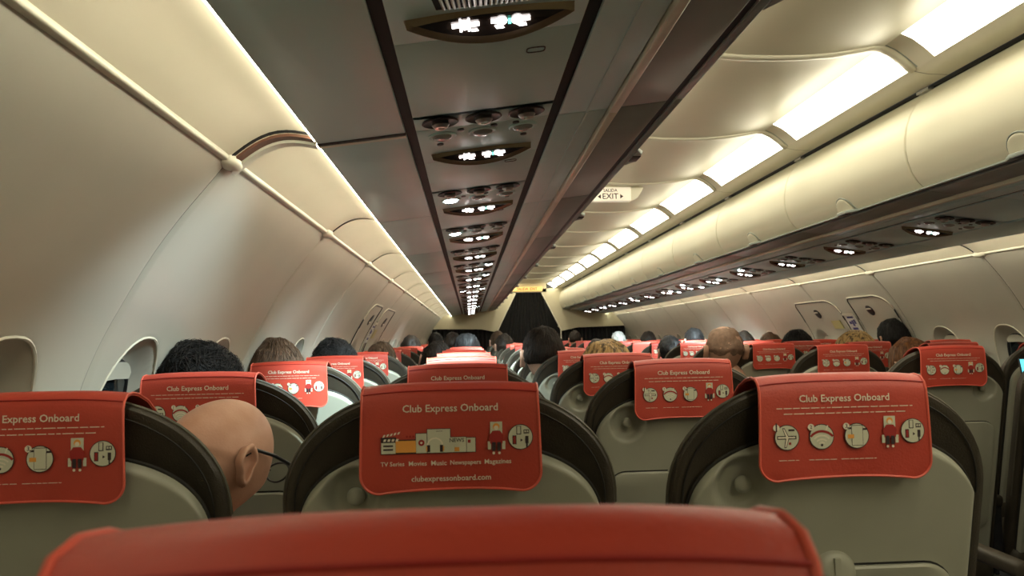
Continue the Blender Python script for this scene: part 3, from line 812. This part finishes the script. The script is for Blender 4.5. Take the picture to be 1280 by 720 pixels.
        for i, cx in enumerate((-.077, -.032, .014)):
            cz = 1.087
            c(1); ldisc(mb, cx, cz, .0163); c(0); ldisc(mb, cx, cz, .0152, L1)
            c(4); ldisc(mb, cx - .0135, cz + .0125, .0042, L2, 14); c(1); ltext(mb, str(i + 1), cx - .0135, cz + .0125, .0018 if i == 0 else .0028, L3)
            if i == 0:      # aeroplane
                c(1); lrect(mb, cx - .013, cz - .0022, cx + .012, cz + .0022, L2); lay(mb, [(cx - .002, cz), (cx + .003, cz), (cx - .003, cz + .012), (cx - .006, cz + .012)], L2); lay(mb, [(cx - .002, cz), (cx + .003, cz), (cx - .001, cz - .013), (cx - .004, cz - .013)], L2)
                c(4); lrect(mb, cx - .012, cz - .001, cx + .0105, cz + .001, L3); lay(mb, [(cx - .001, cz), (cx + .002, cz), (cx - .0035, cz + .011), (cx - .005, cz + .011)], L3); lay(mb, [(cx - .001, cz), (cx + .002, cz), (cx - .0015, cz - .012), (cx - .003, cz - .012)], L3)
                c(3); lrect(mb, cx + .002, cz - .009, cx + .005, cz - .006, L3); c(1); lrect(mb, cx + .002, cz + .008, cx + .010, cz + .0105, L2)
            elif i == 1:    # wireless waves
                c(3); larc(mb, cx, cz - .012, .0175, .0030, R(40), R(140), L2)
                c(4); larc(mb, cx, cz - .012, .0125, .0020, R(45), R(135), L2); larc(mb, cx, cz - .012, .008, .0018, R(45), R(135), L2); larc(mb, cx, cz - .012, .004, .0016, R(45), R(135), L2)
                c(1); ldisc(mb, cx, cz - .0105, .0016, L3, 8); c(4); lay(mb, [(cx + .005, cz + .008), (cx + .0065, cz + .0075), (cx + .009, cz + .014), (cx + .0075, cz + .0145)], L3)
            else:           # tablet and card
                c(1); lrect(mb, cx - .007, cz - .0125, cx + .008, cz + .0135, L2); c(0); lrect(mb, cx - .0064, cz - .0118, cx + .0074, cz + .0128, L3)
                c(1); lrect(mb, cx + .0076, cz + .007, cx + .0138, cz + .0095, L2); lrect(mb, cx - .012, cz + .0085, cx - .0065, cz + .011, L2)
                c(2); lrect(mb, cx - .012, cz - .003, cx - .004, cz + .002, .0008)
    return mb.mesh('printed_icons', None, False, None, [M_printg, M_printk, M_printo, M_printd, M_print])
def cushion_mesh():
    mb = MB().box(-.215, .14, .34, .215, .60, .46); return bevel(mb.mesh('seat_cushion', M_leather), .035, 4)
def arm_mesh():
    return bevel(MB().box(-.022, .16, .595, .022, .60, .635).mesh('armrest', M_leather), .012, 3)
def arm_post(): return bevel(MB().box(-.018, .17, .36, .018, .23, .60).mesh('armrest_post', M_rubber), .006)
def leg_mesh(): return bevel(MB().box(-.02, .20, 0, .02, .26, .36).box(-.018, .48, 0, .018, .53, .36).box(-.02, .18, 0, .02, .56, .02).mesh('leg', M_metal), .004)
SC = {}
def sc(key, fn, *a):
    if key not in SC: SC[key] = fn(*a)
    return SC[key]
def seat(s, col, row, y, rec=0.0, dz=0.0):
    nm = 'left' if s < 0 else 'right'
    ds = -1 if s < 0 else 1
    if row == 0: lab = 'front-most seat at the bottom edge, only its plain red headrest cover filling the width'
    elif row == 1: lab = {'window': 'seat at the lower left edge with red cover cut by the frame', 'middle': 'nearest fully seen seat, red cover with media pictures and a web address', 'aisle': 'large near seat at the lower right with red cover of round icons'}[col]
    else:
        lab = 'red-covered seat, %s place of the %s block, %s row from the camera' % (col, nm, ORD[row])
    t = thing('passenger_seat', lab, 'seat', (seat_x(s, col) + (.0165 if row == 0 else 0), y, dz), (0, 0, 0), 'seats of the %s block' % nm)
    put('backrest', sc(('b', rec), backrest_mesh, rec), t)
    b = put('back_shell', sc(('s', rec, ds), shell_mesh, rec, ds), t); put('coat_hook', sc(('k', rec, ds), knob_mesh, rec, ds), b)
    put('shell_edge', sc(('se', rec), shell_edge, rec), b)
    if row < 8: put('piping', sc(('p', rec), piping_mesh, rec), t); put('seam', sc(('sm', rec), seam_mesh, rec), t)
    ga, tr, la = sc(('t', rec), tray_meshes, rec)
    q = put('tray_table', tr, t); put('tray_gap', ga, q); put('tray_latch', la, q)
    cm, pp, st = sc(('c', rec, row % 3), cover_mesh, rec, row % 3)
    cvr = put('headrest_cover', cm, t)
    put('piping', pp, cvr); put('seam', st, cvr)
    if 1 <= row < 9:
        d = 'A' if (col == 'middle' and s < 0) else 'B'
        put('lettering', sc(('l', d), lettering, d), cvr, (0, -rec, 0)); put('printed_icons', sc(('i', d), icons, d), cvr, (0, -rec, 0))
    rnd = random.Random(row * 7 + int(s * SEATX[col] * 100))
    if row > 0:
        cvr.location = (rnd.uniform(-.003, .003), 0, 0)
        cvr.rotation_euler = (0, 0, 0)
    put('seat_cushion', sc('cu', cushion_mesh), t)
    AR_ = .2515 if s < 0 else {'window': .20, 'middle': .235, 'aisle': .245}[col]
    put('armrest', sc('ar', arm_mesh), t, (AR_, 0, 0)); put('armrest_post', sc('ap', arm_post), t, (AR_, 0, 0))
    if (s < 0 and col == 'window') or (s > 0 and col == 'aisle'):
        put('armrest', sc('ar', arm_mesh), t, (-.222, 0, 0)); put('armrest_post', sc('ap', arm_post), t, (-.222, 0, 0))
    if col != 'middle': put('leg', sc('lg', leg_mesh), t, (.0, 0, 0))
def row_y(k): return .235 + .755 * k
REC = {('L', 'window', 2): .17, ('L', 'window', 3): .17, ('L', 'window', 4): .17, ('R', 'middle', 5): .06, ('L', 'aisle', 6): .10, ('R', 'aisle', 7): .1, ('L', 'middle', 6): .10}
for k in range(0, 17):
    for col in ('window', 'middle', 'aisle'):
        if k == 0 and col != 'middle': continue
        seat(-1, col, k, row_y(k), REC.get(('L', col, k), 0))
        if k >= 2: seat(1, col, k, row_y(k), REC.get(('R', col, k), 0))

# ------------------------------------------------------------------ far bulkhead, curtains
bw = struct('wall_front')
def poly_xz(P, y0, y1, m, name): return MB().loft([[(x, y, z) for x, z in P] for y in (y0, y1)]).mesh(name, m)
YB = 12.95
for s in (-1, 1):
    P = [(s * 1.80, 1.40), (s * .80, 1.38), (s * .56, 1.33), (s * .53, 1.33), (s * .22, 1.97), (s * .22, 2.04), (s * .60, 2.05), (s * 1.9, 2.05)]
    if s > 0: P = P[::-1]
    put('divider_panel', poly_xz(P, YB, YB + .02, M_bulk, 'divider_panel'), bw)
    put('divider_edge', MB().tube([(s * .53, YB - .004, 1.0), (s * .53, YB - .004, 1.36), (s * .22, YB - .004, 1.97)], .010, 8).mesh('divider_edge', M_rail, True), bw)
put('header_panel', MB().box(-.30, YB, 1.985, .30, YB + .02, 2.16).mesh('header_panel', M_bulk), bw)
put('end_skin', MB().box(-1.9, Y_END - .02, 0, 1.9, Y_END, 2.2).mesh('end_skin', M_black), bw)
def curtain(P0, P1, top, bot, y, n, label):
    """folded cloth between x=P0..P1 at top and bottom"""
    mb = MB(); rings = []
    def fn(u, v):
        x = (top[0] + (top[1] - top[0]) * v) * (1 - u) + (bot[0] + (bot[1] - bot[0]) * v) * u
        return (x, y + .022 * math.sin(v * n * 2 * PI) * (.5 + .5 * u), P0 + (P1 - P0) * u + (.006 * abs(math.sin(v * n * PI)) if u == 0 else 0))
    mb.grid(fn, 12, n * 8)
    o_ = put('curtain', mb.mesh('curtain', M_curt, True, None)); o_['label'] = label; o_['category'] = 'curtain'
curtain(1.975, .02, (-.25, .25), (-.60, .60), YB + .10, 12, 'tall black curtain closing the far end of the aisle')
curtain(1.40, .02, (-1.62, -.50), (-1.7, -.45), YB + .06, 16, 'low black curtain in front of the left seats at the far end')
curtain(1.40, .02, (.50, 1.62), (.45, 1.7), YB + .06, 16, 'low black curtain in front of the right seats at the far end')
mb = MB().tube([(.48, YB + .02, 1.405), (1.62, YB + .02, 1.405)], .008, 8)
put('curtain_rail', mb.mesh('curtain_rail', M_rail, True), bw)
# ------------------------------------------------------------------ exit signs
def sign_text(s_, m, width, loc, parent, name='lettering'):
    mb = MB(); text_into(mb, s_, 0, 0, width, .1)
    return put(name, mb.mesh(name, m), parent, loc)
t = thing('exit_sign', 'white hanging sign reading SALIDA EXIT in black with two arrowheads', 'sign', (-.105, 4.55, 2.025))
bx = bevel(MB().box(-.17, 0, 0, .085, .05, .085).mesh('sign_box', M_exitface), .004); put('sign_box', bx, t)
sign_text('SALIDA', M_printk, .085, (-.04, -.0012, .064), t)
sign_text('EXIT', M_printk, .095, (-.04, -.0012, .028), t)
mb = MB(); mb.add([(-.118, -.0012, .028), (-.098, -.0012, .014), (-.098, -.0012, .042)], [(0, 1, 2)]); mb.add([(.038, -.0012, .028), (.018, -.0012, .042), (.018, -.0012, .014)], [(0, 1, 2)])
put('arrowheads', mb.mesh('arrowheads', M_printk), t)
mb = MB(); mb.loft([[(.085, y, 0), (.125, y + .01, .02), (.15, y + .01, .055), (.165, y + .01, .085), (.085, y, .085)] for y in (.002, .045)])
put('sign_end', bevel(mb.mesh('sign_end', M_rail), .003), t)
put('hanger', MB().box(-.15, .015, .085, .14, .035, .105).mesh('hanger', M_rail), t)
t = thing('exit_sign', 'small amber lit sign reading SALIDA EXIT above the far curtain', 'sign', (-.02, YB - .05, 2.0))
put('sign_box', bevel(MB().box(-.25, 0, 0, .25, .045, .075).mesh('sign_box', M_amber), .004), t)
sign_text('SALIDA', M_amberk, .19, (-.085, -.0012, .036), t); sign_text('EXIT', M_amberk, .12, (.105, -.0012, .036), t)

# ------------------------------------------------------------------ people
def skinned(verts, edges, radii, sub=1, name='s'):
    me = bpy.data.meshes.new(name); me.from_pydata(verts, edges, [])
    ob = bpy.data.objects.new(name, me); C.objects.link(ob)
    md = ob.modifiers.new('skin', 'SKIN'); md.use_smooth_shade = True
    for i, v in enumerate(me.skin_vertices[0].data):
        r = radii[i]; v.radius = r if isinstance(r, tuple) else (r, r); v.use_root = (i == 0)
    sb = ob.modifiers.new('sub', 'SUBSURF'); sb.levels = sub; sb.render_levels = sub
    dg = bpy.context.evaluated_depsgraph_get(); dg.update()
    ev = bpy.data.meshes.new_from_object(ob.evaluated_get(dg))
    V = np.array([v.co[:] for v in ev.vertices]); F = [tuple(p.vertices) for p in ev.polygons]
    bpy.data.objects.remove(ob); bpy.data.meshes.remove(ev)
    return V, F
HC = Vector((0, .135, 1.165))       # head centre of the base figure
def gs(d, c, w_): return math.exp(-((d[0] - c[0]) ** 2 + (d[1] - c[1]) ** 2 + (d[2] - c[2]) ** 2) / (w_ * w_))
def head_r(d):
    """surface point for a unit direction d (x right, y front, z up), metres"""
    x, y, z = d
    a = .077; c = .118
    b = .100 if y < 0 else .094
    p = Vector((x * a, y * b, z * c))
    if z < 0:                         # jaw narrows, nape tucks in
        k = 1 - .28 * (-z) ** 1.4
        p.x *= k
        if y < 0: p.y *= 1 - .38 * (-z) ** 1.1
        else: p.y *= 1 - .02 * (-z)
    else:
        if y < 0: p.y *= 1 + .04 * (1 - z); p.x *= 1.03
    n = Vector(d)
    f = 0
    f += .020 * gs(d, (0, .99, -.12), .13) + .010 * gs(d, (0, .98, .02), .10)      # nose
    for sx in (-1, 1):
        f -= .009 * gs(d, (sx * .32, .93, .08), .16)                               # sockets
        f += .005 * gs(d, (sx * .34, .90, .25), .16)                               # brows
        f += .004 * gs(d, (sx * .50, .80, -.18), .2)                               # cheeks
    f += .006 * gs(d, (0, .88, -.46), .12) - .003 * gs(d, (0, .93, -.36), .05) + .009 * gs(d, (0, .72, -.70), .16)
    return p + n * f
def sphere_dirs(nu, nv):
    D = []; F = []
    for i in range(nv + 1):
        th = PI * i / nv
        for j in range(nu):
            ph = 2 * PI * j / nu
            D.append((math.sin(th) * math.sin(ph), math.sin(th) * math.cos(ph), math.cos(th)))
    for i in range(nv):
        for j in range(nu):
            k = (j + 1) % nu
            F.append((i * nu + j, (i + 1) * nu + j, (i + 1) * nu + k, i * nu + k))
    return D, F
def head_geo():
    D, F = sphere_dirs(64, 48)
    V = [HC + head_r(d) for d in D]
    for sx in (-1, 1):                # ears
        o_ = len(V); cx, cy, cz = sx * .0755, -.012, -.012
        n_ = 18; rings = []
        prf = [(1.0, .000), (1.05, .010), (1.02, .016), (.88, .0175), (.74, .0135), (.55, .006), (.25, .004)]
        for k_, (sc_, h) in enumerate(prf):
            for j in range(n_):
                a = 2 * PI * j / n_
                ey = math.cos(a) * .020 * (1.12 if math.sin(a) > 0 else .78) * sc_ ; ez = math.sin(a) * .038 * sc_
                back = 1 if math.cos(a) < 0 else .35
                V.append(HC + Vector((cx + sx * (h * (.55 + .75 * back) + .004), cy + ey - .006 * ez / .03 - h * .35, cz + ez)))
        for i in range(len(prf) - 1):
            for j in range(n_):
                k = (j + 1) % n_; q = (o_ + i * n_ + j, o_ + i * n_ + k, o_ + (i + 1) * n_ + k, o_ + (i + 1) * n_ + j)
                F.append(q if sx > 0 else q[::-1])
        F.append(tuple(o_ + (len(prf) - 1) * n_ + j for j in range(n_)))
    return np.array([v[:] for v in V]), F
def base_figure():
    V = [(0, .17, .56), (0, .165, .70), (0, .15, .84), (0, .135, .95), (0, .13, 1.02), (0, .135, 1.10)]
    Rr = [(.15, .105), (.14, .10), (.15, .10), (.10, .075), (.052, .052), (.055, .058)]
    E = [(0, 1), (1, 2), (2, 3), (3, 4), (4, 5)]
    for sx in (-1, 1):
        b = len(V)
        V += [(sx * .14, .14, .945), (sx * .185, .14, .90), (sx * .20, .18, .70), (sx * .13, .40, .60), (sx * .10, .455, .592)]
        Rr += [.055, .052, .040, .028, (.034, .018)]
        E += [(3, b), (b, b + 1), (b + 1, b + 2), (b + 2, b + 3), (b + 3, b + 4)]
        for fi in range(4):
            k = len(V); fx = sx * (.128 - fi * .019); ln = (.034, .040, .037, .028)[fi]
            V += [(fx - sx * .002, .475, .592), (fx - sx * .004, .475 + ln, .586), (fx - sx * .006, .475 + ln * 1.7, .570)]
            Rr += [.009, .0082, .0068]; E += [(b + 4, k), (k, k + 1), (k + 1, k + 2)]
        k = len(V); V += [(sx * .075, .44, .592), (sx * .060, .465, .590)]; Rr += [.010, .008]; E += [(b + 4, k), (k, k + 1)]
        k = len(V)
        V += [(sx * .09, .20, .53), (sx * .11, .42, .535), (sx * .12, .60, .52), (sx * .12, .60, .30), (sx * .12, .58, .09), (sx * .125, .66, .045), (sx * .125, .74, .04)]
        Rr += [.088, .075, .058, .05, .036, .036, .03]
        E += [(0, k)] + [(k + i, k + i + 1) for i in range(6)]
    return skinned(V, E, Rr, 1)
BV, BF = base_figure(); HV, HF = head_geo()
bodyV = np.vstack([BV, HV]); bodyF = BF + [tuple(i + len(BV) for i in f) for f in HF]
NB = len(BV)
def clothes(keep, off, name):
    """jacket or trousers: the body surface swollen outwards where keep(v)"""
    me = newmesh('tmp', BV, BF); nr = np.array([v.normal[:] for v in me.vertices]); bpy.data.meshes.remove(me)
    V = BV + nr * off; K = [keep(v) for v in BV]
    F = [f for f in BF if all(K[i] for i in f)]
    used = sorted({i for f in F for i in f}); mp = {a: i for i, a in enumerate(used)}
    return V[used], [tuple(mp[i] for i in f) for f in F]
SHV, SHF = clothes(lambda v: v[2] > .585 and v[2] < 1.005 and not (v[1] > .39 and v[2] < .66), .012, 'shirt')
TRV, TRF = clothes(lambda v: v[2] < .64 and v[2] > .10 and not (v[2] > .562 and v[1] > .33), .010, 'trousers')
def hmask(d, style):
    x, y, z = d
    if style == 'short': lim = -.25 if y < -.2 else (-.25 + (y + .2) * .85)
    elif style == 'long': lim = -.75 if y < .1 else (-.75 + (y - .1) * 1.6)
    else: lim = -.5 if y < -.2 else (-.5 + (y + .2) * 1.0)
    return 1 / (1 + math.exp(-(z - lim) * 22))
def hair_geo(style, seed, thick=.016, nstr=700):
    rnd = random.Random(seed); D, F = sphere_dirs(56, 40); V = []
    off = Vector((seed * 3.1, 0, 0))
    def surf(d, extra=0.0):
        m_ = hmask(d, style); n_ = Vector(d)
        nz = noise.noise(Vector(d) * 2.2 + off) * .010 + noise.noise(Vector(d) * 7 + off) * .004
        if style == 'long': nz += .005 * max(0, -d[2])
        return HC + head_r(d) + n_ * ((thick + nz + extra) * m_ - .006 * (1 - m_))
    V = [surf(d) for d in D]
    for _ in range(nstr):
        while True:
            d = Vector((rnd.gauss(0, 1), rnd.gauss(0, 1), rnd.gauss(0, 1))).normalized()
            if hmask(d, style) > .8: break
        L = {'short': .5, 'messy': .5, 'long': .9}[style] * rnd.uniform(.6, 1.2)
        if style == 'long': tgt = Vector((d.x * .6, d.y * .4 - .25, -1))
        elif style == 'messy': tgt = Vector((rnd.uniform(-1, 1), rnd.uniform(-1, 1), rnd.uniform(-.6, .8)))
        else: tgt = Vector((d.x * .8, d.y * .5 + rnd.uniform(-.4, .2), -.7))
        ax = tgt + Vector((rnd.gauss(0, .18), rnd.gauss(0, .18), rnd.gauss(0, .18)))
        pts = []; dd = d.copy(); nseg = 4
        for i in range(nseg + 1):
            t = i / nseg
            ex = .0015 + (.010 * rnd.random() * t if style == 'messy' else .003 * t * rnd.random())
            pts.append(surf(dd, ex))
            tang = (ax - dd * ax.dot(dd)); 
            if tang.length > 1e-4: dd = (dd + tang.normalized() * L / nseg).normalized()
        w0 = .0016; o_ = len(V)
        for i, p in enumerate(pts):
            t = i / nseg; r = w0 * (1 - t) ** .6 + .0002
            n_ = (p - HC).normalized(); tg = (pts[min(i + 1, nseg)] - pts[max(i - 1, 0)])
            sd = n_.cross(tg); sd = sd.normalized() if sd.length > 1e-9 else Vector((1, 0, 0))
            V += [p + sd * r, p - sd * r, p + n_ * r]
        for i in range(nseg):
            for a in range(3):
                b = (a + 1) % 3
                F.append((o_ + i * 3 + a, o_ + i * 3 + b, o_ + i * 3 + 3 + b, o_ + i * 3 + 3 + a))
    if style == 'long':               # hair falling behind the neck
        o_ = len(V); n_ = 16; k_ = 8
        for i in range(k_ + 1):
            t = i / k_; z = HC.z - .05 - t * .15
            for j in range(n_):
                a = 2 * PI * j / n_
                rr = 1 - .25 * t + .05 * math.sin(5 * a + seed)
                V.append(Vector((HC.x + math.sin(a) * .082 * rr, HC.y - .045 + math.cos(a) * .052 * rr - .02 * t, z)))
        for i in range(k_):
            for j in range(n_):
                b = (j + 1) % n_; F.append((o_ + i * n_ + j, o_ + i * n_ + b, o_ + (i + 1) * n_ + b, o_ + (i + 1) * n_ + j))
        F.append(tuple(o_ + k_ * n_ + j for j in range(n_)))
    return np.array([tuple(v) for v in V]), F
HG = {}
def specs_geo():
    mb = MB(); h = HC
    for sx in (-1, 1):
        mb.tube([h + Vector((sx * .086, -.025, .004)), h + Vector((sx * .084, -.008, .021)), h + Vector((sx * .083, .04, .024)), h + Vector((sx * .078, .095, .020))] , .0034, 6)
        c_ = h + Vector((sx * .036, .108, .008))
        mb.tube([c_ + Vector((math.cos(a) * .028, -abs(math.cos(a)) * .004 * (1 if sx * math.cos(a) > 0 else 0), math.sin(a) * .020)) for a in np.linspace(0, 2 * PI, 24, endpoint=False)], .0021, 6, True)
        mb.tube([h + Vector((sx * .078, .095, .020)), c_ + Vector((sx * .028, -.004, .006))], .0022, 6)
    mb.tube([h + Vector((-.010, .112, .012)), h + Vector((0, .115, .015)), h + Vector((.010, .112, .012))], .0021, 6)
    return np.array(mb.v), mb.f
def eyes_geo():
    mb = MB()
    for sx in (-1, 1):
        mb.lathe([(.001, -.010), (.007, -.0075), (.0115, 0), (.007, .0095), (.001, .0115)], 14, Matrix.Translation(HC + Vector((sx * .030, .074, .010))), 'y')
    return np.array(mb.v), mb.f
SPG = specs_geo(); EYG = eyes_geo()
HTOP = HC.z + .118
pcount = 0
def person(x, y, ztop, seatx, hair, style, label, yaw=0, tiltx=0, width=1.0, shirt=0, skin=M_skin, specs=False, thick=.016, nstr=500, hs=1.0, seed=1, fwd=0.0, roll=0):
    """x,y: head position; the trunk starts over the seat at seatx and leans to the head"""
    T = thing('person', label, 'person', (seatx, y - HC.y, 0))
    k = (ztop - .45) / (HTOP + (thick if hair else 0) * hs - .45)
    k = min(1.02, max(.86, k)); zoff = 0
    dx = x - seatx
    def tf(V, allhead=False, nb=None):
        V = np.array(V, float).copy()
        w_ = np.clip((V[:, 2] - 1.02) / .07, 0, 1)
        if nb is not None: w_[nb:] = 1.0          # head vertices are rigid
        if allhead: w_[:] = 1
        P = np.array([0, .125, 1.05])
        Rm = np.array((Matrix.Rotation(R(yaw), 3, 'Z') @ Matrix.Rotation(R(tiltx), 3, 'X') @ Matrix.Rotation(R(roll), 3, 'Y')))
        Vr = ((V - P) * np.array([width * hs, hs, hs])) @ Rm.T + P
        V2 = V * (1 - w_[:, None]) + Vr * w_[:, None]
        t = np.clip((V2[:, 2] - .58) / (HC.z - .58), 0, 1.2) 
        if allhead: t[:] = 1
        elif nb is not None: t[nb:] = 1
        V2[:, 0] += dx * t ** 1.3
        V2[:, 1] += .12 * np.clip((1.06 - V2[:, 2]) / .45, 0, 1)
        V2[:, 2] = np.where(V2[:, 2] > .45, .45 + (V2[:, 2] - .45) * k, V2[:, 2])
        return V2
    put('body', newmesh('body', tf(bodyV, nb=NB), bodyF, skin, True), T)
    put('shirt', newmesh('shirt', tf(SHV), SHF, CLOTH[shirt % len(CLOTH)], True), T)
    put('trousers', newmesh('trousers', tf(TRV), TRF, M_trous, True), T)
    put('eyes', newmesh('eyes', tf(EYG[0], True), EYG[1], M_eye, True), T)
    if hair:
        key = (style, seed, thick, nstr)
        if key not in HG: HG[key] = hair_geo(style, seed, thick, nstr)
        put('hair', newmesh('hair', tf(HG[key][0], True), HG[key][1], HAIR[hair], True), T)
    if specs: put('spectacles', newmesh('spectacles', tf(SPG[0], True), SPG[1], M_specs, True), T)
    return T
WL, ML, AL = -SEATX['window'], -SEATX['middle'], -SEATX['aisle']
WR, MR, AR = SEATXR['window'], SEATXR['middle'], SEATXR['aisle']
def rx(px, y, py=425):   # lateral position of a thing seen at pixel column px when it stands at depth y
    t = (px - 587) / 970
    t = t / (1 - t * .056)
    return CAMX + t * y
person(rx(240, 1.20), 1.20, 1.116, WL + .06, None, 'short', 'bald person with black spectacles leaning between the near window and middle seats', yaw=-32, tiltx=-27, width=1.0, shirt=2, skin=M_skin, specs=True, hs=.92)
person(rx(250, 1.95), 1.95, 1.228, WL, 'black', 'messy', 'person with tousled black hair above the second window seat cover on the left', thick=.022, nstr=1300, hs=1.0, seed=2, width=1.08, shirt=1)
person(rx(346, 2.72), 2.72, 1.238, WL - .03, 'brown', 'short', 'person with short brown hair at the left windows, behind the black-haired one', thick=.014, nstr=900, seed=3, shirt=0, width=1.02)
person(rx(419, 3.40), 3.40, 1.235, WL, 'black', 'messy', 'person with bushy black hair, third head along the left windows', thick=.022, nstr=900, seed=4, shirt=3)
person(rx(477, 4.25), 4.25, 1.238, WL + .05, 'brown', 'short', 'person with light brown hair, fourth head along the left windows', thick=.013, nstr=400, seed=5, hs=.9, shirt=4)
person(rx(540, 4.95), 4.95, 1.215, ML - .1, 'darkbrown', 'messy', 'person with dark hair just left of the stacked red covers of the middle column', thick=.016, nstr=400, seed=6, shirt=1, roll=12)
person(rx(583, 5.65), 5.65, 1.265, ML, 'black', 'short', 'person with black hair beyond the stacked red covers of the middle column', thick=.018, nstr=300, seed=7, shirt=1)
person(rx(678, 3.42), 3.42, 1.262, AL - .05, 'darkbrown', 'short', 'person with short dark hair, tallest head on the left side of the aisle', thick=.010, nstr=900, seed=8, shirt=1, hs=1.03, skin=M_skinb)
person(rx(756, 2.80), 2.80, 1.212, AL, 'blond', 'long', 'person with streaked blond hair at the aisle behind the third cover', thick=.018, nstr=1300, seed=9, shirt=4, hs=.98)
person(rx(903, 3.95), 3.95, 1.247, AR - .12, 'stubble', 'short', 'person with closely cropped reddish head beside the right side of the aisle', thick=.003, nstr=0, seed=10, shirt=2, skin=M_skinb, hs=1.06, width=1.1)
person(rx(994, 4.95), 4.95, 1.235, MR, 'black', 'messy', 'person with thick black hair in front of the farther right exit hatch', thick=.020, nstr=600, seed=11, shirt=5)
person(rx(1066, 4.20), 4.20, 1.215, MR, 'blond', 'long', 'person with blond and dark streaked hair under the right exit placard', thick=.020, nstr=1100, seed=12, shirt=3, hs=1.05)
person(rx(1113, 4.72), 4.72, 1.290, WR, 'black', 'short', 'person with round black hair at the right window, tallest on the right', thick=.014, nstr=600, seed=13, shirt=1, skin=M_skinb)
person(rx(1140, 3.50), 3.50, 1.185, MR + .04, 'auburn', 'long', 'person with auburn hair left of the nearest right-block seat cover', thick=.018, nstr=1000, seed=14, shirt=0, roll=-8)
FAR = [(866, 7.3, 1.285, MR, 'black', 'short', 'person with black hair above the far right rows below the cove lights'),
       (836, 5.75, 1.215, AR, 'black', 'messy', 'person with dark hair at the right aisle just beyond the cropped reddish head'),
       (927, 6.5, 1.24, MR, 'darkbrown', 'short', 'person with dark hair peeking right of the cropped reddish head'),
       (960, 6.6, 1.225, WR, 'brown', 'short', 'person with brown hair by the right windows left of the exit hatches'),
       (718, 11.2, 1.34, .45, 'darkbrown', 'short', 'person with dark hair in front of the far low right curtain'),
       (772, 9.6, 1.28, MR, 'grey', 'short', 'person with grey hair in the far middle of the right block'),
       (809, 8.8, 1.27, MR + .2, 'darkbrown', 'short', 'person with dark hair in the far right rows near the wall'),
       (630, 7.9, 1.27, AL, 'darkbrown', 'messy', 'person with dark brown hair far up the left side of the aisle'),
       (622, 9.4, 1.33, AL - .1, 'brown', 'short', 'person with brown hair just beside the bottom of the tall curtain'),
       (545, 9.5, 1.36, WL + .1, 'black', 'short', 'person with black hair against the far low left curtain'),
       (514, 7.3, 1.27, WL, 'darkbrown', 'short', 'person with dark hair far along the left windows'),
       (566, 8.0, 1.30, ML, 'darkbrown', 'short', 'person with dark hair far up the middle column of the left block'),
       (745, 7.2, 1.20, AR - .1, 'darkbrown', 'short', 'person with low dark hair far up the right side of the aisle')]
for i, (px, y, zt, sx, h, st, lab) in enumerate(FAR):
    person(rx(px, y), y, zt, sx if abs(rx(px, y) - sx) < .3 else rx(px, y), h, st, lab, thick=.014, nstr=120, seed=20 + i, shirt=i, skin=(M_skin, M_skinb)[i % 2])
# a small lit tablet at the right edge
t = thing('tablet', 'small cyan-lit screen at the right edge of the picture', 'tablet', (rx(1284, 2.9), 2.9, 1.045), (R(-20), 0, R(-15)))
put('case', bevel(MB().box(-.04, 0, -.06, .04, .008, .06).mesh('case', M_rubber), .002), t)
put('screen', MB().box(-.036, -.0008, -.055, .036, .0, .055).mesh('screen', mat('screen_cyan', (.1, .5, .6), .3, emit=(.15, .8, 1), estr=1.2)), t)
